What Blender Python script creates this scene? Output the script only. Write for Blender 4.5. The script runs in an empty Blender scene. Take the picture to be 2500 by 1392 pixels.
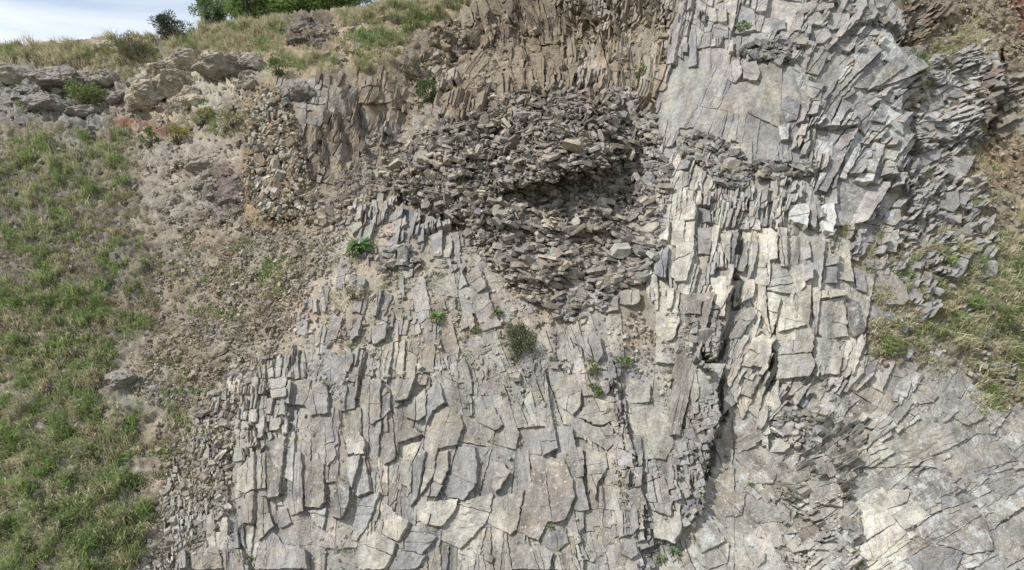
import bpy, math, random
import numpy as np
from mathutils import Vector

random.seed(7)
RNG = np.random.default_rng(7)
scene = bpy.context.scene
COL = scene.collection

# ------------------------------------------------------------------ camera, sky, sun, exposure
W, H = 2500.0, 1392.0                    # measuring grid for the survey of the cliff
FL = 24.0 / 36.0 * W
CX, CY = W / 2, H / 2
CAMZ = 14.0
cam_d = bpy.data.cameras.new("camera")
cam_d.lens = 24.0
cam_d.sensor_width = 36.0
cam_d.clip_end = 3000.0
cam = bpy.data.objects.new("camera", cam_d)
cam.location = (0, 0, CAMZ)
cam.rotation_euler = (math.radians(90), 0, 0)
COL.objects.link(cam)
scene.camera = cam

SUN_TO = Vector((-0.57, -0.43, 0.70)).normalized()
world = bpy.data.worlds.new("World")
scene.world = world
world.use_nodes = True
wn, wl = world.node_tree.nodes, world.node_tree.links
wn.clear()
w_out = wn.new("ShaderNodeOutputWorld")
w_bg = wn.new("ShaderNodeBackground")
w_sky = wn.new("ShaderNodeTexSky")
w_sky.sky_type = 'NISHITA'
w_sky.sun_disc = False
w_sky.sun_elevation = math.asin(SUN_TO.z)
w_sky.sun_rotation = math.atan2(SUN_TO.x, SUN_TO.y)
w_sky.dust_density = 0.8
w_sky.ozone_density = 1.6
w_tc = wn.new("ShaderNodeTexCoord")
w_mp = wn.new("ShaderNodeMapping")
w_mp.inputs['Scale'].default_value = (1.5, 1.5, 5.0)
w_no = wn.new("ShaderNodeTexNoise")
w_no.inputs['Scale'].default_value = 1.7
w_no.inputs['Detail'].default_value = 7.0
w_no.inputs['Roughness'].default_value = 0.55
w_no.inputs['Distortion'].default_value = 0.6
w_rp = wn.new("ShaderNodeValToRGB")
w_rp.color_ramp.elements[0].position = 0.44
w_rp.color_ramp.elements[0].color = (0.34, 0.34, 0.34, 1)
w_rp.color_ramp.elements[1].position = 0.70
w_rp.color_ramp.elements[1].color = (0.9, 0.9, 0.9, 1)
w_mx = wn.new("ShaderNodeMixRGB")
w_mx.inputs['Color2'].default_value = (6.6, 6.9, 7.1, 1)
wl.new(w_tc.outputs['Generated'], w_mp.inputs['Vector'])
wl.new(w_mp.outputs['Vector'], w_no.inputs['Vector'])
wl.new(w_no.outputs['Fac'], w_rp.inputs['Fac'])
wl.new(w_rp.outputs['Color'], w_mx.inputs['Fac'])
wl.new(w_sky.outputs['Color'], w_mx.inputs['Color1'])
wl.new(w_mx.outputs['Color'], w_bg.inputs['Color'])
w_bg.inputs['Strength'].default_value = 0.15
wl.new(w_bg.outputs['Background'], w_out.inputs['Surface'])

sun_d = bpy.data.lights.new("sun", 'SUN')
sun_d.energy = 4.0
sun_d.angle = math.radians(0.8)
sun_d.color = (1.0, 0.98, 0.95)
sun = bpy.data.objects.new("sun", sun_d)
sun.rotation_euler = SUN_TO.to_track_quat('Z', 'Y').to_euler()
sun.location = (-30, -20, 60)
COL.objects.link(sun)

scene.view_settings.view_transform = 'Standard'
scene.view_settings.look = 'None'
scene.view_settings.exposure = 0.19
scene.view_settings.gamma = 1.0
scene.view_settings.use_curve_mapping = False

# ------------------------------------------------------------------ noise and polygons
_perm = np.random.default_rng(3).permutation(256)
_perm = np.concatenate([_perm, _perm, _perm])
_ga = np.random.default_rng(4).uniform(0, 2 * np.pi, 256)
_gx, _gy = np.cos(_ga), np.sin(_ga)


def perlin(x, y, seed=0):
    x = np.asarray(x, float) + seed * 37.17
    y = np.asarray(y, float) + seed * 91.73
    xi, yi = np.floor(x).astype(int), np.floor(y).astype(int)
    xf, yf = x - xi, y - yi
    xi &= 255
    yi &= 255
    u = xf * xf * xf * (xf * (xf * 6 - 15) + 10)
    v = yf * yf * yf * (yf * (yf * 6 - 15) + 10)

    def g(a, b, dx, dy):
        h = _perm[_perm[(xi + a) & 255] + ((yi + b) & 255)]
        return _gx[h] * dx + _gy[h] * dy
    n00, n10 = g(0, 0, xf, yf), g(1, 0, xf - 1, yf)
    n01, n11 = g(0, 1, xf, yf - 1), g(1, 1, xf - 1, yf - 1)
    a = n00 + u * (n10 - n00)
    b = n01 + u * (n11 - n01)
    return (a + v * (b - a)) * 1.5


def fbm(x, y, oct=4, seed=0, gain=0.5):
    r, a, f = 0, 1.0, 1.0
    for k in range(oct):
        r = r + a * perlin(np.asarray(x) * f, np.asarray(y) * f, seed + k * 5)
        a *= gain
        f *= 2.03
    return r


def unit(a):
    return a / (np.linalg.norm(a, axis=-1, keepdims=True) + 1e-9)


def pip(px, py, poly):
    px, py = np.asarray(px, float), np.asarray(py, float)
    r = np.zeros(px.shape, bool)
    n = len(poly)
    for i in range(n):
        x1, y1 = poly[i]
        x2, y2 = poly[(i + 1) % n]
        if y1 == y2:
            continue
        c = ((y1 > py) != (y2 > py)) & (px < (x2 - x1) * (py - y1) / (y2 - y1) + x1)
        r ^= c
    return r


def pip1(x, y, poly):
    r = False
    n = len(poly)
    j = n - 1
    for i in range(n):
        xi, yi = poly[i]
        xj, yj = poly[j]
        if (yi > y) != (yj > y) and x < (xj - xi) * (y - yi) / (yj - yi) + xi:
            r = not r
        j = i
    return r


# ------------------------------------------------------------------ the shape of the hillside: distance of the ground
CTRL = np.array([
    (-1200, 150, 56), (-1200, 900, 42), (-1200, 1950, 27),
    (-600, 160, 50), (-600, 800, 38), (-600, 1700, 24), (0, 118, 46), (0, 330, 40), (0, 700, 32.5), (0, 1392, 24.2), (0, 1900, 19.5),
    (330, 130, 46), (330, 300, 41.5), (330, 560, 35.5), (300, 900, 30), (300, 1392, 24.8), (300, 1900, 20),
    (480, 75, 47), (650, 120, 43.5), (640, 200, 40), (900, 10, 46), (900, 120, 42), (760, 150, 41.5),
    (620, 400, 35.6), (720, 470, 34.6), (800, 230, 38), (900, 400, 36.4), (1000, 230, 41.2), (960, 150, 42),
    (1100, 120, 44.6), (1100, 230, 43.8), (1250, 90, 44.8), (1250, 220, 43.6), (1400, 220, 40.6), (1400, 90, 42.6), (1550, 170, 36.6), (1550, 40, 39),
    (1180, -20, 46.5), (1400, -120, 45), (1800, -120, 38), (1800, -400, 44), (1400, -400, 52),
    (500, 700, 32.6), (700, 600, 32.6), (600, 900, 29.4), (500, 1200, 26.8), (450, 1392, 25.2),
    (900, 600, 31.4), (900, 800, 29.3), (900, 1000, 27.6), (900, 1392, 24.9), (900, 1900, 21.0),
    (1250, 800, 28.7), (1250, 1000, 27), (1250, 1392, 24.3), (1250, 1900, 20.6), (1100, 600, 31.2), (1350, 500, 32.6),
    (1650, 250, 33.6), (1750, 250, 32), (1900, 250, 31.3), (2100, 250, 31.8), (2200, 200, 33.4), (2300, 200, 36), (2450, 200, 38), (2500, 40, 40),
    (1700, 50, 35), (2000, 50, 33.4), (1650, 420, 31.4), (1700, 600, 29), (1900, 600, 28.2), (1900, 450, 29.6), (2100, 450, 29.8), (2250, 450, 31.5), (2450, 450, 33.5),
    (1700, 900, 26.8), (1900, 800, 27), (1900, 1000, 26.2), (2100, 900, 26.5), (2300, 700, 29), (2500, 700, 30.5), (2500, 1000, 27.3),
    (1500, 900, 27.0), (1550, 1200, 25.0), (1800, 1392, 23.4), (2100, 1200, 24.6), (2100, 1392, 23.1), (2500, 1392, 23.2), (2500, 1900, 19.5), (1800, 1900, 19.8),
    (3100, 0, 45), (3100, 900, 32), (3100, 1900, 22), (3700, 300, 48), (3700, 1900, 25), (3000, -400, 52), (2200, -400, 46)], float)


def _tps(r2):
    return np.where(r2 > 1e-12, 0.5 * r2 * np.log(r2 + 1e-12), 0.0)


_cx, _cd = CTRL[:, :2] / 1000.0, CTRL[:, 2]
_n = len(_cx)
_K = _tps(((_cx[:, None] - _cx[None]) ** 2).sum(-1)) + np.eye(_n) * 2e-3
_Pm = np.concatenate([np.ones((_n, 1)), _cx], 1)
_A = np.block([[_K, _Pm], [_Pm.T, np.zeros((3, 3))]])
_sol = np.linalg.solve(_A, np.concatenate([_cd, np.zeros(3)]))


def rbf(u, v):
    u, v = np.asarray(u, float) / 1000, np.asarray(v, float) / 1000
    r = _sol[_n] + _sol[_n + 1] * u + _sol[_n + 2] * v
    for i in range(_n):
        r = r + _sol[i] * _tps((u - _cx[i, 0]) ** 2 + (v - _cx[i, 1]) ** 2)
    return np.clip(r, 17, 62)


MOUND = [(955, 470), (985, 400), (1040, 330), (1130, 268), (1230, 232), (1340, 215), (1430, 222), (1470, 262), (1560, 330), (1615, 380),
         (1590, 470), (1600, 560), (1560, 650), (1540, 690), (1470, 745), (1400, 770), (1290, 735), (1225, 670), (1160, 610), (1120, 540), (1050, 505)]


def poly_dist(u, v, poly, closed=True):
    d = np.full(np.shape(u), 1e9)
    n = len(poly)
    for i in range(n if closed else n - 1):
        ax, ay = poly[i]
        bx, by = poly[(i + 1) % n]
        ex, ey = bx - ax, by - ay
        t = np.clip(((u - ax) * ex + (v - ay) * ey) / (ex * ex + ey * ey), 0, 1)
        d = np.minimum(d, np.hypot(u - ax - t * ex, v - ay - t * ey))
    return d


def gauss(u, v, cu, cv, su, sv):
    return np.exp(-((u - cu) / su) ** 2 - ((v - cv) / sv) ** 2)


def mound_depth(u, v):
    """distance to the front of the rubble mound: rises away behind its rim"""
    d = 28.55 + (770 - v) / 550.0 * 4.6 + np.abs(u - 1330) * 0.0022 + np.clip(1180 - u, 0, None) * 0.0085
    for cu, wu, v0, ve, sl, am in ((1390, 140, 240, 425, -0.28, 2.6), (1500, 95, 455, 560, -0.15, 0.9), (1440, 150, 585, 668, -0.1, 0.6), (1120, 110, 320, 395, -0.25, 0.6), (1200, 90, 270, 318, -0.2, 0.6), (1290, 110, 500, 560, 0.1, 0.5)):
        e_ = ve + (u - cu) * sl + 8 * perlin(u / 18, v / 40, 43)
        t_ = np.clip((v - v0) / (ve - v0), 0, 1) ** 0.8 * np.clip((e_ - v) / 7.0, 0, 1)
        d = d - am * t_ * np.exp(-(np.abs(u - cu) / wu) ** 3)
    d = d + np.clip(u - 1470, 0, None) * 0.013 + 0.6 * gauss(u, v, 1410, 445, 110, 26)
    d = d - 0.5 * gauss(u, v, 1120, 400, 80, 50) + 0.45 * gauss(u, v, 1210, 318, 60, 16)
    d = d - 0.5 * gauss(u, v, 1400, 640, 120, 50) + 0.5 * gauss(u, v, 1190, 600, 60, 40) + 0.4 * gauss(u, v, 1300, 500, 60, 30)
    d = d + 0.5 * fbm(u / 60, v / 34, 4, 11, 0.6)
    ins = pip(u, v, MOUND)
    sd = poly_dist(u, v, MOUND) * np.where(ins, -1, 1)
    return d + np.where(sd > -12, (sd + 12) * 0.075, 0)


SCARPS = [  # polyline from top to bottom, step, falloff: the left side stands nearer
    ([(1705, 690), (1690, 850), (1745, 930), (1757, 1010), (1728, 1100), (1716, 1250), (1700, 1320)], 0.6, 130),
    ([(1800, 560), (1790, 650), (1782, 780), (1740, 900)], 0.45, 80),
    ([(1885, 790), (1880, 870), (1868, 970)], 0.45, 70),
    ([(1955, 560), (1978, 640), (1984, 760), (1960, 800)], 0.30, 60),
    ([(1700, 430), (1700, 520), (1690, 620), (1672, 700)], 0.40, 60),
    ([(1310, 930), (1345, 1010), (1385, 1110), (1412, 1210), (1420, 1392), (1420, 1500)], 0.28, 90),
    ([(1495, 880), (1510, 1000), (1545, 1090), (1572, 1220), (1560, 1392), (1560, 1500)], 0.35, 90),
    ([(705, 920), (702, 1060), (690, 1220)], 0.35, 60),
    ([(832, 930), (838, 1060), (870, 1180), (850, 1260)], 0.30, 70),
    ([(1930, 160), (1955, 240), (1960, 330), (1950, 420)], 0.30, 80),
    ([(2190, 90), (2215, 180), (2200, 260), (2235, 330), (2190, 420), (2210, 480)], 0.9, 90),
    ([(555, 1270), (570, 1320), (610, 1400), (620, 1480)], 0.35, 70),
    ([(2080, 1230), (2086, 1400), (2090, 1500)], 0.4, 60),
    ([(2425, 90), (2446, 190), (2425, 270), (2385, 350)], 1.5, 90)]


def scarp_off(u, v):
    o = np.zeros(np.shape(u))
    for pl, amp, fall in SCARPS:
        ys = [p[1] for p in pl]
        xs = [p[0] for p in pl]
        lx = np.interp(v, ys, xs)
        s = u - lx + 5 * perlin(u / 30, v / 30, 21)
        endf = np.clip((v - ys[0]) / 60 + 0.15, 0, 1) * np.clip((ys[-1] - v) / 60 + 0.15, 0, 1)
        step = np.where(s < 0, np.exp(s / fall), np.exp(-np.maximum(s, 0) / 4.0))
        o = o - amp * endf * step
        if amp >= 0.44:                      # an open fissure along the foot of the step
            o = o + 1.15 * endf * (0.7 + 0.6 * perlin(v / 45, np.zeros(np.shape(v)), 17)) * np.exp(-((s - 8) / 7.0) ** 2)
    return o


# tabulated on a 5 px grid
GU0, GV0, GS = -1300.0, -520.0, 5.0
GNU, GNV = int(5100 / GS), int(2560 / GS)
_gu = GU0 + np.arange(GNU) * GS
_gv = GV0 + np.arange(GNV) * GS
_cu, _cv = np.meshgrid(_gu[::6], _gv[::6])
_coarse = rbf(_cu, _cv)
UU, VV = np.meshgrid(_gu, _gv)


def bil(grid, x, y):
    x = np.clip(x, 0, grid.shape[1] - 1.001)
    y = np.clip(y, 0, grid.shape[0] - 1.001)
    xi, yi = x.astype(int), y.astype(int)
    xf, yf = x - xi, y - yi
    if grid.ndim == 3:
        xf, yf = xf[..., None], yf[..., None]
    a = grid[yi, xi] * (1 - xf) + grid[yi, xi + 1] * xf
    b = grid[yi + 1, xi] * (1 - xf) + grid[yi + 1, xi + 1] * xf
    return a * (1 - yf) + b * yf


_base = bil(_coarse, (UU - GU0) / (GS * 6), (VV - GV0) / (GS * 6))
_md = mound_depth(UU, VV)
_k = 0.35
_h = np.clip(0.5 + 0.5 * (_md - _base) / _k, 0, 1)
D_SMOOTH = _md + (_base - _md) * _h - _k * _h * (1 - _h)


def box_blur(g, r):
    r = max(1, int(r))
    for ax in (0, 1):
        for _ in range(2):
            pad = [(0, 0), (0, 0)]
            pad[ax] = (r, r)
            c = np.cumsum(np.pad(g, pad, mode='edge'), axis=ax)
            c = np.insert(c, 0, 0, axis=ax)
            n = g.shape[ax]
            hi = np.take(c, np.arange(n) + 2 * r + 1, axis=ax)
            lo = np.take(c, np.arange(n), axis=ax)
            g = (hi - lo) / (2 * r + 1)
    return g




def window(poly, pad):
    xs, ys = [p[0] for p in poly], [p[1] for p in poly]
    i0, i1 = int(np.clip((min(xs) - pad - GU0) / GS, 0, GNU - 1)), int(np.clip((max(xs) + pad - GU0) / GS + 1, 1, GNU))
    j0, j1 = int(np.clip((min(ys) - pad - GV0) / GS, 0, GNV - 1)), int(np.clip((max(ys) + pad - GV0) / GS + 1, 1, GNV))
    return slice(j0, j1), slice(i0, i1)


RIBS = [([(640, 820), (1240, 780), (1600, 740), (1740, 900), (1730, 1250), (1560, 1500), (440, 1500), (560, 1100)], 0.22, 95, 330, 0.0),
        ([(1600, 480), (2000, 520), (2110, 700), (2110, 960), (1880, 1020), (1740, 960), (1600, 760)], 0.20, 75, 330, 0.1),
        ([(1930, 120), (2190, 80), (2230, 330), (2190, 480), (1950, 440)], 0.25, 80, 80, 0.0),
        ([(740, 195), (1010, 185), (1060, 280), (900, 440), (760, 520)], 0.5, 36, 150, -0.25),
        ([(1000, 180), (1180, 0), (1660, -60), (1600, 250), (1340, 215), (1030, 290)], 0.85, 46, 190, 0.0),
        ([(1760, 1020), (2110, 950), (2420, 900), (2600, 1060), (2600, 1500), (1580, 1500)], 0.15, 170, 110, 0.0)]
for _poly, _amp, _su, _sv, _sh in RIBS:
    _w = window(_poly, 80)
    _m = box_blur(pip(UU[_w], VV[_w], _poly).astype(float), 7)
    D_SMOOTH[_w] += _m * _amp * fbm((UU[_w] + _sh * VV[_w]) / _su, VV[_w] / _sv, 3, 1200 + int(_su), 0.5)

D_FULL = D_SMOOTH + scarp_off(UU, VV)


def lut(grid, u, v):
    u, v = np.asarray(u, float), np.asarray(v, float)
    return bil(grid, (u - GU0) / GS, (v - GV0) / GS)


def ray(u, v):
    u, v = np.asarray(u, float), np.asarray(v, float)
    return np.stack([(u - CX) / FL, np.ones_like(u), -(v - CY) / FL], -1)


def surf(u, v, grid=None):
    """point of the hillside"""
    d = lut(D_FULL if grid is None else grid, u, v)
    p = ray(u, v) * d[..., None]
    p[..., 2] += CAMZ
    return p


def normal(u, v, e=14.0, grid=None):
    g = D_SMOOTH if grid is None else grid
    u, v = np.asarray(u, float), np.asarray(v, float)
    du = surf(u + e, v, g) - surf(u - e, v, g)
    dv = surf(u, v + e, g) - surf(u, v - e, g)
    n = np.cross(du, dv)
    n /= np.linalg.norm(n, axis=-1, keepdims=True)
    return np.where(n[..., 1:2] > 0, -n, n)


# ------------------------------------------------------------------ materials
def nodes_of(name):
    m = bpy.data.materials.new(name)
    m.use_nodes = True
    n, l = m.node_tree.nodes, m.node_tree.links
    b = n["Principled BSDF"]
    b.inputs['Roughness'].default_value = 0.9
    b.inputs['Specular IOR Level'].default_value = 0.2
    return m, n, l, b


def mixc(n, l, a, b, fac, mode='MIX'):
    x = n.new("ShaderNodeMixRGB")
    x.blend_type = mode
    for s, val in (('Color1', a), ('Color2', b), ('Fac', fac)):
        if isinstance(val, (tuple, float, int)):
            x.inputs[s].default_value = val
        else:
            l.new(val, x.inputs[s])
    return x.outputs['Color']


def noise_n(n, l, pos, scale, detail=4, rough=0.55, dist=0.0):
    x = n.new("ShaderNodeTexNoise")
    x.inputs['Scale'].default_value = scale
    x.inputs['Detail'].default_value = detail
    x.inputs['Roughness'].default_value = rough
    x.inputs['Distortion'].default_value = dist
    l.new(pos, x.inputs['Vector'])
    return x.outputs['Fac']


def ramp_n(n, l, fac, p0, c0, p1, c1):
    x = n.new("ShaderNodeValToRGB")
    e = x.color_ramp.elements
    e[0].position, e[1].position = p0, p1
    e[0].color = (c0, c0, c0, 1) if isinstance(c0, (int, float)) else c0
    e[1].color = (c1, c1, c1, 1) if isinstance(c1, (int, float)) else c1
    l.new(fac, x.inputs['Fac'])
    return x.outputs['Color']


def math_n(n, l, op, a, b):
    x = n.new("ShaderNodeMath")
    x.operation = op
    for i, val in enumerate((a, b)):
        if isinstance(val, (int, float)):
            x.inputs[i].default_value = val
        else:
            l.new(val, x.inputs[i])
    return x.outputs[0]


def rock_material(name, bump=0.7):
    m, n, l, b = nodes_of(name)
    at = n.new("ShaderNodeAttribute")
    at.attribute_name = "tint"
    geo = n.new("ShaderNodeNewGeometry")
    pos = geo.outputs['Position']
    n1 = noise_n(n, l, pos, 1.1, 5, 0.6, 0.5)
    n2 = noise_n(n, l, pos, 5.5, 6, 0.65)
    n3 = noise_n(n, l, pos, 24.0, 4, 0.7)
    c = mixc(n, l, at.outputs['Color'], ramp_n(n, l, n2, 0.25, 0.68, 0.75, 1.28), 0.85, 'MULTIPLY')
    c = mixc(n, l, c, ramp_n(n, l, n3, 0.32, 0.66, 0.68, 1.26), 0.85, 'MULTIPLY')
    # rusty and dusty stains with outlines of their own
    c = mixc(n, l, c, mixc(n, l, c, (1.20, 1.14, 1.05, 1), 1.0, 'MULTIPLY'), ramp_n(n, l, n1, 0.47, 0.0, 0.60, 0.85))
    n5 = noise_n(n, l, pos, 0.8, 4, 0.6, 1.0)
    c = mixc(n, l, c, mixc(n, l, c, (0.78, 0.785, 0.82, 1), 1.0, 'MULTIPLY'), ramp_n(n, l, n5, 0.49, 0.0, 0.60, 0.75))
    ms = n.new("ShaderNodeMapping")
    ms.inputs['Scale'].default_value = (1.7, 1.7, 0.28)
    l.new(pos, ms.inputs['Vector'])
    n6 = noise_n(n, l, ms.outputs['Vector'], 1.0, 5, 0.65, 0.4)
    c = mixc(n, l, c, ramp_n(n, l, n6, 0.34, (0.66, 0.63, 0.60, 1), 0.60, (1.12, 1.12, 1.10, 1)), 0.95, 'MULTIPLY')
    # white lichen: crusts in patches and round spots
    vo = n.new("ShaderNodeTexVoronoi")
    vo.inputs['Scale'].default_value = 4.6
    l.new(pos, vo.inputs['Vector'])
    spots = ramp_n(n, l, math_n(n, l, 'ADD', vo.outputs['Distance'], math_n(n, l, 'MULTIPLY', n3, 0.16)), 0.22, 1.0, 0.30, 0.0)
    n4 = noise_n(n, l, pos, 2.3, 9, 0.75, 0.3)
    lm = math_n(n, l, 'MULTIPLY', at.outputs['Alpha'], 0.30)
    crust = math_n(n, l, 'ADD', n4, lm)
    crust = ramp_n(n, l, crust, 0.66, 0.0, 0.80, 0.9)
    spm = ramp_n(n, l, math_n(n, l, 'ADD', n1, math_n(n, l, 'MULTIPLY', at.outputs['Alpha'], 0.40)), 0.55, 0.0, 0.70, 1.0)
    spots = mixc(n, l, spots, spm, 1.0, 'MULTIPLY')
    lich = mixc(n, l, crust, spots, 0.9, 'LIGHTEN')
    lich = mixc(n, l, lich, ramp_n(n, l, n3, 0.35, 0.45, 0.6, 1.0), 1.0, 'MULTIPLY')
    c = mixc(n, l, c, (0.56, 0.57, 0.55, 1), lich)
    # hairline cracks and pale veins
    mp = n.new("ShaderNodeMapping")
    mp.inputs['Scale'].default_value = (1.0, 0.6, 0.6)
    wv = n.new("ShaderNodeMixRGB")
    nz = n.new("ShaderNodeTexNoise")
    nz.inputs['Scale'].default_value = 1.6
    nz.inputs['Detail'].default_value = 3
    l.new(pos, nz.inputs['Vector'])
    wv.blend_type = 'ADD'
    wv.inputs['Fac'].default_value = 0.55
    l.new(pos, wv.inputs['Color1'])
    l.new(nz.outputs['Color'], wv.inputs['Color2'])
    l.new(wv.outputs['Color'], mp.inputs['Vector'])
    ve = n.new("ShaderNodeTexVoronoi")
    ve.feature = 'DISTANCE_TO_EDGE'
    ve.inputs['Scale'].default_value = 1.9
    l.new(mp.outputs['Vector'], ve.inputs['Vector'])
    crack = ramp_n(n, l, ve.outputs['Distance'], 0.004, 1.0, 0.020, 0.0)
    crack = mixc(n, l, crack, ramp_n(n, l, n5, 0.42, 0.0, 0.56, 1.0), 1.0, 'MULTIPLY')
    c = mixc(n, l, c, (0.47, 0.44, 0.385, 1), math_n(n, l, 'MULTIPLY', crack, 0.6))
    l.new(c, b.inputs['Base Color'])
    bp = n.new("ShaderNodeBump")
    bp.inputs['Strength'].default_value = bump
    bp.inputs['Distance'].default_value = 0.09
    hh = math_n(n, l, 'ADD', n2, math_n(n, l, 'MULTIPLY', n3, 0.35))
    hh = math_n(n, l, 'ADD', hh, math_n(n, l, 'MULTIPLY', n1, 1.6))
    hh = math_n(n, l, 'SUBTRACT', hh, math_n(n, l, 'MULTIPLY', crack, 0.25))
    l.new(hh, bp.inputs['Height'])
    l.new(bp.outputs['Normal'], b.inputs['Normal'])
    return m


def soil_material(name):
    m, n, l, b = nodes_of(name)
    at = n.new("ShaderNodeAttribute")
    at.attribute_name = "tint"
    geo = n.new("ShaderNodeNewGeometry")
    pos = geo.outputs['Position']
    n1 = noise_n(n, l, pos, 0.7, 6, 0.65, 0.4)
    n2 = noise_n(n, l, pos, 4.5, 8, 0.72)
    n3 = noise_n(n, l, pos, 19.0, 5, 0.75)
    c = mixc(n, l, at.outputs['Color'], ramp_n(n, l, n1, 0.3, (0.80, 0.77, 0.72, 1), 0.7, (1.2, 1.19, 1.18, 1)), 0.9, 'MULTIPLY')
    c = mixc(n, l, c, ramp_n(n, l, n2, 0.3, 0.62, 0.72, 1.32), 0.85, 'MULTIPLY')
    c = mixc(n, l, c, ramp_n(n, l, n3, 0.32, 0.66, 0.7, 1.3), 0.85, 'MULTIPLY')
    l.new(c, b.inputs['Base Color'])
    bp = n.new("ShaderNodeBump")
    bp.inputs['Strength'].default_value = 0.9
    bp.inputs['Distance'].default_value = 0.09
    hh = math_n(n, l, 'ADD', n2, math_n(n, l, 'MULTIPLY', n3, 0.5))
    l.new(hh, bp.inputs['Height'])
    l.new(bp.outputs['Normal'], b.inputs['Normal'])
    return m


def leaf_material(name, trans=0.25, rough=0.6):
    m, n, l, b = nodes_of(name)
    at = n.new("ShaderNodeAttribute")
    at.attribute_name = "tint"
    l.new(at.outputs['Color'], b.inputs['Base Color'])
    b.inputs['Roughness'].default_value = rough
    tr = n.new("ShaderNodeBsdfTranslucent")
    l.new(at.outputs['Color'], tr.inputs['Color'])
    mx = n.new("ShaderNodeMixShader")
    mx.inputs[0].default_value = trans
    l.new(b.outputs[0], mx.inputs[1])
    l.new(tr.outputs[0], mx.inputs[2])
    l.new(mx.outputs[0], n["Material Output"].inputs['Surface'])
    return m


M_ROCK = rock_material("rock")
M_SOIL = soil_material("soil")
M_LEAF = leaf_material("leaf")
M_GRASS = leaf_material("grass_blade", 0.35, 0.75)
M_BARK, _n_, _l_, _b_ = nodes_of("bark")
_b_.inputs['Base Color'].default_value = (0.13, 0.10, 0.075, 1)
_geo = _n_.new("ShaderNodeNewGeometry")
_bn = noise_n(_n_, _l_, _geo.outputs['Position'], 9.0, 5)
_l_.new(ramp_n(_n_, _l_, _bn, 0.3, (0.07, 0.055, 0.04, 1), 0.7, (0.19, 0.155, 0.12, 1)), _b_.inputs['Base Color'])


# ------------------------------------------------------------------ mesh helpers
def make_mesh(name, verts, faces, tint, mat, smooth=False):
    """faces: list of tuples, or an (F,k) array; tint: (V,4)"""
    me = bpy.data.meshes.new(name)
    verts = np.asarray(verts, np.float32)
    if isinstance(faces, np.ndarray):
        F, k = faces.shape
        flat = faces.astype(np.int32).ravel()
        starts = np.arange(F, dtype=np.int32) * k
    else:
        lens = np.array([len(f) for f in faces], np.int32)
        flat = np.fromiter((i for f in faces for i in f), np.int32, int(lens.sum()))
        starts = np.concatenate([[0], np.cumsum(lens)[:-1]]).astype(np.int32)
    me.vertices.add(len(verts))
    me.vertices.foreach_set("co", verts.ravel())
    me.loops.add(len(flat))
    me.loops.foreach_set("vertex_index", flat)
    me.polygons.add(len(starts))
    me.polygons.foreach_set("loop_start", starts)
    me.polygons.foreach_set("use_smooth", np.full(len(starts), smooth))
    me.update(calc_edges=True)
    if tint is not None:
        t = np.asarray(tint, np.float32)
        if t.ndim == 1:
            t = np.broadcast_to(t, (len(verts), 4))
        a = me.attributes.new("tint", 'FLOAT_COLOR', 'POINT')
        a.data.foreach_set("color", np.ascontiguousarray(t).ravel())
    me.materials.append(mat)
    return me


def link(name, me, parent=None, loc=(0, 0, 0)):
    o = bpy.data.objects.new(name, me)
    COL.objects.link(o)
    if parent is not None:
        o.parent = parent
        o.location = Vector(loc) - parent.location
    else:
        o.location = loc
    return o


def tag(o, label=None, cat=None, group=None, kind=None):
    if label:
        o["label"] = label
    if cat:
        o["category"] = cat
    if group:
        o["group"] = group
    if kind:
        o["kind"] = kind
    return o


def thing(name, loc, label, cat, group=None):
    o = bpy.data.objects.new(name, None)
    o.empty_display_size = 0.3
    COL.objects.link(o)
    o.location = loc
    return tag(o, label, cat, group)


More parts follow.
